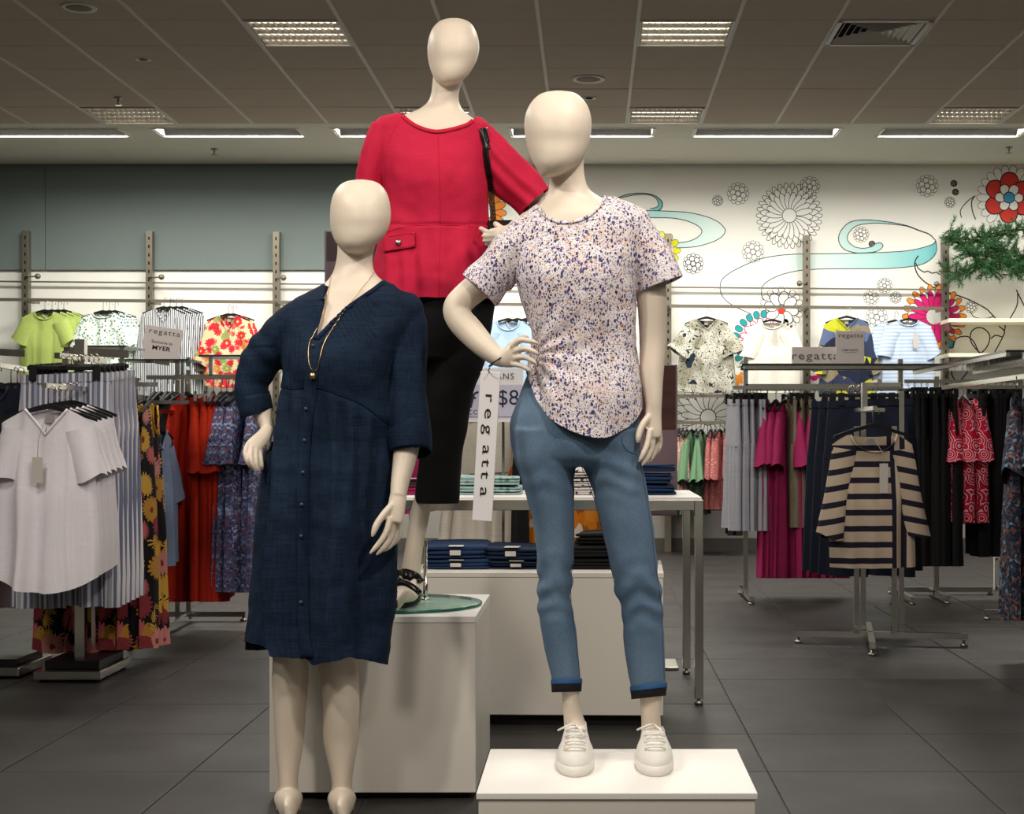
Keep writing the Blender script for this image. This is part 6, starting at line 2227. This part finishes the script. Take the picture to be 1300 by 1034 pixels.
UPR = Matrix.Rotation(R90, 3, 'X')           # lettering stood upright, facing the camera side

# hanging tag from the floral figure's wrist
dT = 3.9
pc = px(617.5, 567, dT)
tilt = Matrix.Rotation(math.radians(3.3), 3, 'Y')
yaw = Matrix.Rotation(math.radians(-14), 3, 'Z')
Rt = tilt @ yaw
t = thing('hanging_sign', 'tall narrow white sign hung from the floral figure\'s wrist', 'sign', pc)
w_, h_ = .053, .383
MB().obox(pc, (w_, .005, h_), Rt).build('board', M['cardwhite'], t, smooth=False, bevel=.001)
for i, chh in enumerate('regatta'):
    off = h_ / 2 - (.066, .107, .148, .2, .234, .265, .308)[i]
    words(chh, .036, M['ink'], pc + Rt @ Vector((.002, -.0032, off)), Rt @ UPR @ Matrix.Rotation(-R90, 3, 'Z'), t, 'letter', 1.7)
MB().tube([pc + Rt @ Vector((-.004, 0, h_ / 2 - .002)), px(620, 470, 3.88), px(622, 467, 3.87)], .0016, 6).build('loop', M['black'], t)
loop = [px(633, 457.5, DB - .055) + Vector((.55, 0, -.83)).normalized().cross(Vector((0, 1, 0))) * (.030 * math.cos(a)) + Vector((0, .031 * math.sin(a), 0)) for a in [2 * math.pi * k / 24 for k in range(24)]]
MB().tube(loop, .0018, 6, closed=True).build('wrist_elastic', M['black'], t)
# tilted card over the striped shirts
dS = 7.62
A, Bq, Cq, Dq = px(184, 411, dS), px(232, 420, dS), px(227, 463, dS), px(180, 453, dS)
ctr = (A + Bq + Cq + Dq) / 4
tl = Matrix.Rotation(math.radians(8.5), 3, 'Y')
t = thing('sign_card', 'tilted grey regatta card in front of the navy striped shirts', 'sign', Vector((ctr.x, ctr.y, Dq.z)))
MB().obox(ctr, (.19, .006, .168), tl).build('card', M['card'], t, smooth=False, bevel=.001)
MB().obox(ctr + Vector((0, .012, -.09)), (.07, .02, .03), tl).build('clip', M['chrome'], t, smooth=False)
words('regatta', .036, M['inkgrey'], ctr + tl @ Vector((.005, -.0034, .058)), tl @ UPR, t, sx=1.3, space=1.2)
words('Exclusive to', .022, M['inkgrey'], ctr + tl @ Vector((0, -.0034, .006)), tl @ UPR, t)
words('MYER', .03, M['ink'], ctr + tl @ Vector((0, -.0034, -.024)), tl @ UPR, t, sx=1.25, depth=.0006, bold=.0004)
# plate and card on the long glass shelf
dS = 9.72
zsh = Z(466, 9.8) + .012
x0, x1 = X(1005.5, dS), X(1064, dS)
t = thing('sign_plate', 'grey regatta plate lying long on the glass shelf', 'sign', ((x0 + x1) / 2, dS, zsh))
hh = (463 - 441) * dS / F
MB().box(x0, x1, dS - .006, dS + .006, zsh, zsh + hh).build('plate', M['card'], t, smooth=False, bevel=.001)
words('regatta', .07, M['inkgrey'], ((x0 + x1) / 2, dS - .0066, zsh + hh * .48), UPR, t, sx=1.35, space=1.15)
dS = 9.66
x0, x1 = X(1061, dS), X(1097, dS)
hh = (464 - 422) * dS / F
t = thing('sign_card', 'square grey regatta card standing before the geometric print blouse', 'sign', ((x0 + x1) / 2, dS, zsh))
MB().box(x0, x1, dS - .005, dS + .005, zsh, zsh + hh).build('card', M['card'], t, smooth=False, bevel=.001)
words('regatta', .038, M['inkgrey'], ((x0 + x1) / 2 + .004, dS - .0056, zsh + hh * .86), UPR, t, sx=1.35, space=1.1)
words('LINEN BLEND', .017, M['inkgrey'], ((x0 + x1) / 2, dS - .0056, zsh + hh * .42), UPR, t)
MB().box(x0 + .05, x1 - .05, dS - .0058, dS - .005, zsh + hh * .35, zsh + hh * .357).build('rule', M['inkgrey'], t, smooth=False)
# price poster behind the hanging sign
M['lilac'] = plain('lilac_poster', (188, 186, 204), .6)
M['inknavy'] = plain('navy_ink', (34, 36, 62), .6)
dS = 7.0
x0, x1, z0, z1 = X(586, dS), X(664, dS), Z(536, dS), Z(468, dS)
t = thing('price_poster', 'lilac price poster on a slim rod at the table, seen past the hanging sign', 'poster', ((x0 + x1) / 2, dS, TZ))
MB().box(x0, x1, dS - .003, dS + .003, z0, z1).build('board', M['cardwhite'], t, smooth=False)
MB().box(x0 + .004, x1 - .004, dS - .0042, dS - .0028, z0 + .018, z1 - .075).build('panel', M['lilac'], t, smooth=False)
words('JEANS', .04, M['inknavy'], ((x0 + x1) / 2 + .04, dS - .0045, z1 - .038), UPR, t, space=1.2)
words('f', .11, M['inknavy'], (X(600, dS), dS - .0047, Z(509, dS)), UPR @ Matrix(((1, .25, 0), (0, 1, 0), (0, 0, 1))), t)
words('$8', .1, M['inknavy'], (X(645, dS), dS - .0047, Z(506, dS)), UPR, t)
words('ACCESSO', .03, M['inknavy'], (X(608, dS), dS - .0047, Z(524, dS)), UPR, t, space=1.2)
MB().box(x0 + .01, x1 - .01, dS - .0046, dS - .004, z0 + .022, z0 + .024).build('rule', M['inknavy'], t, smooth=False)
xm = (x0 + x1) / 2 + .05
MB().bar((xm, dS + .01, 0.01), (xm, dS + .01, z1 - .02), .012).build('rod', M['chrome'], t, smooth=False)
MB().box(xm - .1, xm + .1, dS - .08, dS + .1, 0, .012).build('rod_base', M['chrome'], t, smooth=False)

# maroon posters on stands
M['maroon'] = plain('maroon_poster', (54, 26, 34), .3, spec=.5)
M['mauvep'] = plain('mauve_poster', (112, 92, 100), .4)
M['posterframe'] = plain('poster_frame', (120, 112, 112), .35, .6)
t_ = NT('dark_photo_poster')
tb = t_.noise(3, 3, vec=t_.scale(t_.obj(), (2, 1, 10)))
M['photop'] = t_.done(t_.mix(tb, (34, 18, 22), (88, 48, 44)), .18, 0, .6)
for (u0, u1, v0, vm, v1, dS, lab, mt) in ((412, 497, 293, 332, 470, 6.4, 'maroon and mauve poster panel behind the navy dress figure\'s neck', 'maroon'), (782, 860, 463, 546, 655, 6.9, 'dark glossy poster panel behind the floral figure\'s lowered hand', 'photop')):
    x0, x1 = X(u0, dS), X(u1, dS)
    t = thing('poster_stand', lab, 'poster', ((x0 + x1) / 2, dS, 0), 'poster stands')
    MB().box(x0, x1, dS, dS + .02, Z(v1, dS), Z(v0, dS)).build('frame', M['posterframe'], t, smooth=False, bevel=.002)
    MB().box(x0 + .008, x1 - .008, dS - .002, dS, Z(vm, dS), Z(v0, dS) - .006).build('print', M[mt], t, smooth=False)
    MB().box(x0 + .008, x1 - .008, dS - .002, dS, Z(v1, dS) + .006, Z(vm, dS)).build('print', M['mauvep'], t, smooth=False)
    MB().bar(((x0 + x1) / 2, dS + .03, .02), ((x0 + x1) / 2, dS + .03, Z(v0, dS) - .1), .03).build('post', M['steel'], t, smooth=False)
    MB().box((x0 + x1) / 2 - .14, (x0 + x1) / 2 + .14, dS - .1, dS + .16, 0, .015).build('base_plate', M['steel'], t, smooth=False, bevel=.003)

# ------------------------------------------------------------------ folded clothes
def folded(name, label, mat, c, w, dp, h, group, seed=0, tagm=False, rz=0.0, layers=3):
    rr = random.Random(seed)
    t = thing(name, label, 'folded clothes', c, group, rz=rz)
    for i in range(layers):
        z0, z1 = h * i / layers, h * (i + 1) / layers - .0008
        a, b_ = w / 2 - rr.uniform(0, .01), dp / 2 - rr.uniform(0, .01)
        rings = []
        for q, ins in ((0, .008), (.2, .001), (.5, 0), (.8, .001), (1, .008)):
            ring = []
            m = 36
            for k in range(m):
                an = 2 * math.pi * k / m
                ca, sa = math.cos(an), math.sin(an)
                x = (a - ins) * math.copysign(abs(ca) ** .28, ca)
                y = (b_ - ins) * math.copysign(abs(sa) ** .28, sa)
                ring.append((x, y, z0 + (z1 - z0) * q + .004 * math.sin(9 * x + seed + i) * (i > 0) * q + .003 * math.sin(14 * y + seed) * q))
            rings.append(ring)
        MB().rings(rings).build('fold', mat, t, origin=(0, 0, 0))
    if tagm:
        MB().box(-.025, .03, -dp / 2 - .004, -dp / 2 + .06, h, h + .002).box(-.02, .02, -dp / 2 - .006, -dp / 2 - .003, h * .3, h * .7).build('size_label', M['tagcard'], t, origin=(0, 0, 0), smooth=False)
    return t


M['tealprint'] = dots('teal_print_fold', (150, 178, 176), (60, 104, 104), 45, .45, .35, (206, 214, 208))
M['greyprint'] = dots('grey_print_fold', (206, 200, 198), (62, 56, 58), 70, .4, .3)
M['darkdenim2'] = denim('raw_denim', (14, 24, 44), (24, 40, 66))
TT = TZ + .0065


def pile(items, x, y, z):
    for (nm, lab, mat, w, dp, h, grp, sd, tg, rz) in items:
        folded(nm, lab, mat, (x + .006 * math.sin(sd * 3), y + .004 * math.cos(sd), z), w, dp, h, grp, sd, tg, rz)
        z += h + .0055


gt = 'folded clothes on the table'
pile([('folded_jeans', 'folded mid blue jeans lowest in the stack at the table corner', M['denimfold'], .25, .3, .042, gt, 1, False, .05),
      ('folded_jeans', 'folded mid blue jeans in the middle of the stack at the table corner', M['denimfold'], .24, .3, .042, gt, 2, False, -.04),
      ('folded_jeans', 'folded mid blue jeans topmost of the stack at the table corner', M['denimfold'], .235, .28, .03, gt, 3, False, .1)], X(818, 6.28), 6.28, TT)
pile([('folded_shirt', 'grey printed folded shirt lowest between the jeans legs', M['greyprint'], .26, .3, .03, gt, 4, False, 0), ('folded_shirt', 'grey printed folded shirt second up between the jeans legs', M['greyprint'], .25, .3, .03, gt, 5, False, .05),
      ('folded_shirt', 'grey printed folded shirt topmost between the jeans legs', M['greyprint'], .25, .29, .03, gt, 6, False, -.05)], X(755, 6.3), 6.3, TT)
pile([('folded_shirt', 'teal printed folded shirt lower by the hanging sign', M['tealprint'], .27, .3, .034, gt, 7, False, 0), ('folded_shirt', 'teal printed folded shirt upper by the hanging sign', M['tealprint'], .26, .3, .036, gt, 8, False, .06)], X(622, 6.32), 6.32, TT)
pile([('folded_shirt', 'raspberry folded shirt on the table behind the navy sleeve', M['pinkdress'], .2, .3, .03, gt, 9, False, 0), ('folded_shirt', 'dark red folded shirt stacked on the raspberry one', M['maroon'], .2, .3, .03, gt, 10, False, .05)], X(516, 6.3), 6.3, TT)
gp = 'folded denim on the low plinth'
pt = PZ + .0005
pile([('folded_jeans', 'indigo folded jeans lowest of the pile beside the calf rod', M['denimfold'], .27, .33, .034, gp, 11, True, ang), ('folded_jeans', 'indigo folded jeans with a pale label on top of the pile', M['denimfold'], .25, .33, .045, gp, 12, True, ang + .06)], X(583, 5.78), 5.78, pt)
pile([('folded_jeans', 'raw dark folded jeans lowest in the centre of the low plinth', M['darkdenim2'], .24, .32, .03, gp, 13, True, ang), ('folded_jeans', 'raw dark folded jeans on top in the centre of the low plinth', M['darkdenim2'], .22, .32, .045, gp, 14, True, ang - .05)], X(657, 5.78), 5.78, pt)
pile([('folded_jeans', 'black folded jeans lowest between the legs', M['blackfab'], .27, .32, .04, gp, 15, False, ang), ('folded_jeans', 'black folded jeans in the middle between the legs', M['blackfab'], .25, .32, .04, gp, 16, False, ang + .1), ('folded_jeans', 'black folded jeans topmost between the legs', M['blackfab'], .16, .28, .04, gp, 17, False, ang - .1)], X(757, 5.78), 5.78, pt)

# ------------------------------------------------------------------ chain strapped handbag on the red figure
bp = px(641, 303, DA + .0)
t = thing('handbag', 'small black handbag on a dark chain strap over the red figure\'s shoulder', 'handbag', bp)
b = MB()
rings = []
for q in range(7):
    z = -.055 + .11 * q / 6
    k = 1 - .35 * ((q - 3) / 3) ** 4
    rings.append([(bp.x + .062 * k * math.copysign(abs(math.cos(a)) ** .5, math.cos(a)), bp.y + .026 * k * math.copysign(abs(math.sin(a)) ** .6, math.sin(a)), bp.z + z) for a in [2 * math.pi * j / 28 for j in range(28)]])
b.rings(rings).build('body', M['patent'], t)
b = MB()
fr_ = []
for q in range(6):
    a = q / 5
    fr_.append([(bp.x - .06, bp.y - .027 - .004 * math.sin(a * 3), bp.z + .052 - .06 * a), (bp.x + .06, bp.y - .027 - .004 * math.sin(a * 3), bp.z + .052 - .06 * a), (bp.x + .06, bp.y - .022, bp.z + .052 - .06 * a), (bp.x - .06, bp.y - .022, bp.z + .052 - .06 * a)])
b.rings(fr_).build('flap', M['patent'], t, smooth=False)
lea = strap(bvhA, [(612.5, 163.5), (614, 172), (616.5, 182), (618.5, 190)], 5.2, DA, .005)
lea.build('shoulder_pad', M['patent'], t)
M['chain'] = plain('gunmetal_chain', (42, 38, 34), .3, .9)
cp = [(616.5, 190), (618.5, 205), (621, 222), (623.5, 245), (625.5, 268), (627, 288)]
for off in (-1.8, 1.8):
    pts = spline(cp, 9)
    links = MB()
    for i, (u, v) in enumerate(pts):
        c = drape(bvhA, min(u + off, 619.5) if v > 243 else u + off, v, .007, DA)
        c.x = px(u + off, v, c.y).x
        e = [c + Vector((.0042 * math.cos(a) * (1 if i % 2 else .35), .0042 * math.cos(a) * (.35 if i % 2 else 1), .0068 * math.sin(a))) for a in [2 * math.pi * k / 8 for k in range(8)]]
        links.tube(e, .0012, 5, closed=True)
    links.build('chain', M['chain'], t)

# ------------------------------------------------------------------ pine garland over the mural's end
M['needle'] = None
t_ = NT('pine_needle')
M['needle'] = t_.done(t_.mix(t_.noise(9, 2), (30, 72, 40), (70, 118, 72)), .6, 0, .3)
M['twig'] = plain('garland_wire', (66, 62, 40), .8)
gd = 13.45
t = thing('pine_garland', 'green artificial pine garland draped past the last slotted upright', 'garland', px(1260, 325, gd), None)
gr = random.Random(5)
mains = [[(1206, 292), (1216, 306), (1230, 310), (1246, 304), (1262, 300), (1280, 296), (1300, 292), (1330, 300)],
         [(1200, 345), (1222, 347), (1240, 338), (1258, 344), (1276, 338), (1296, 346), (1330, 340)],
         [(1212, 304), (1228, 320), (1244, 330), (1262, 322), (1280, 318), (1300, 326), (1325, 320)],
         [(1246, 304), (1258, 318), (1272, 332), (1292, 330), (1320, 332)]]
for mi_, m_ in enumerate(mains):
    pts = spline(m_, 6)
    P3 = [px(u, v, gd + .02 * math.sin(i * .7 + mi_)) for i, (u, v) in enumerate(pts)]
    bough = MB().tube(P3, .008, 6).build('bough', M['twig'], t)
    nb_, tw = MB(), MB()
    for i, p in enumerate(P3):
        for _ in range(3):
            dirv = Vector((gr.uniform(-1, 1), gr.uniform(-.7, .5), gr.uniform(-1, 1))).normalized()
            Ls = gr.uniform(.07, .15)
            tip = p + dirv * Ls
            if tip.y > 13.8:
                continue
            tw.tube([p, tip], [.004, .002], 4)
            side = dirv.cross(Vector((0, 1, 0)))
            if side.length < .1:
                side = Vector((1, 0, 0))
            side.normalize()
            up = dirv.cross(side)
            nn = int(Ls / .0026)
            for k in range(nn):
                q = p + dirv * (Ls * (k + 1) / nn)
                a = gr.uniform(0, 6.28)
                nd_ = (side * math.cos(a) + up * math.sin(a) + dirv * .9).normalized() * gr.uniform(.034, .05)
                wv = nd_.cross(Vector((gr.uniform(-1, 1), gr.uniform(-1, 1), gr.uniform(-1, 1)))).normalized() * .0032
                nb_.add([q - wv, q + wv, q + nd_], [(0, 1, 2)])
    tw.build('sprig', M['twig'], bough, origin=t['org'])
    tag(nb_.build('needles', M['needle'], bough, origin=t['org'], smooth=False), kind='stuff')
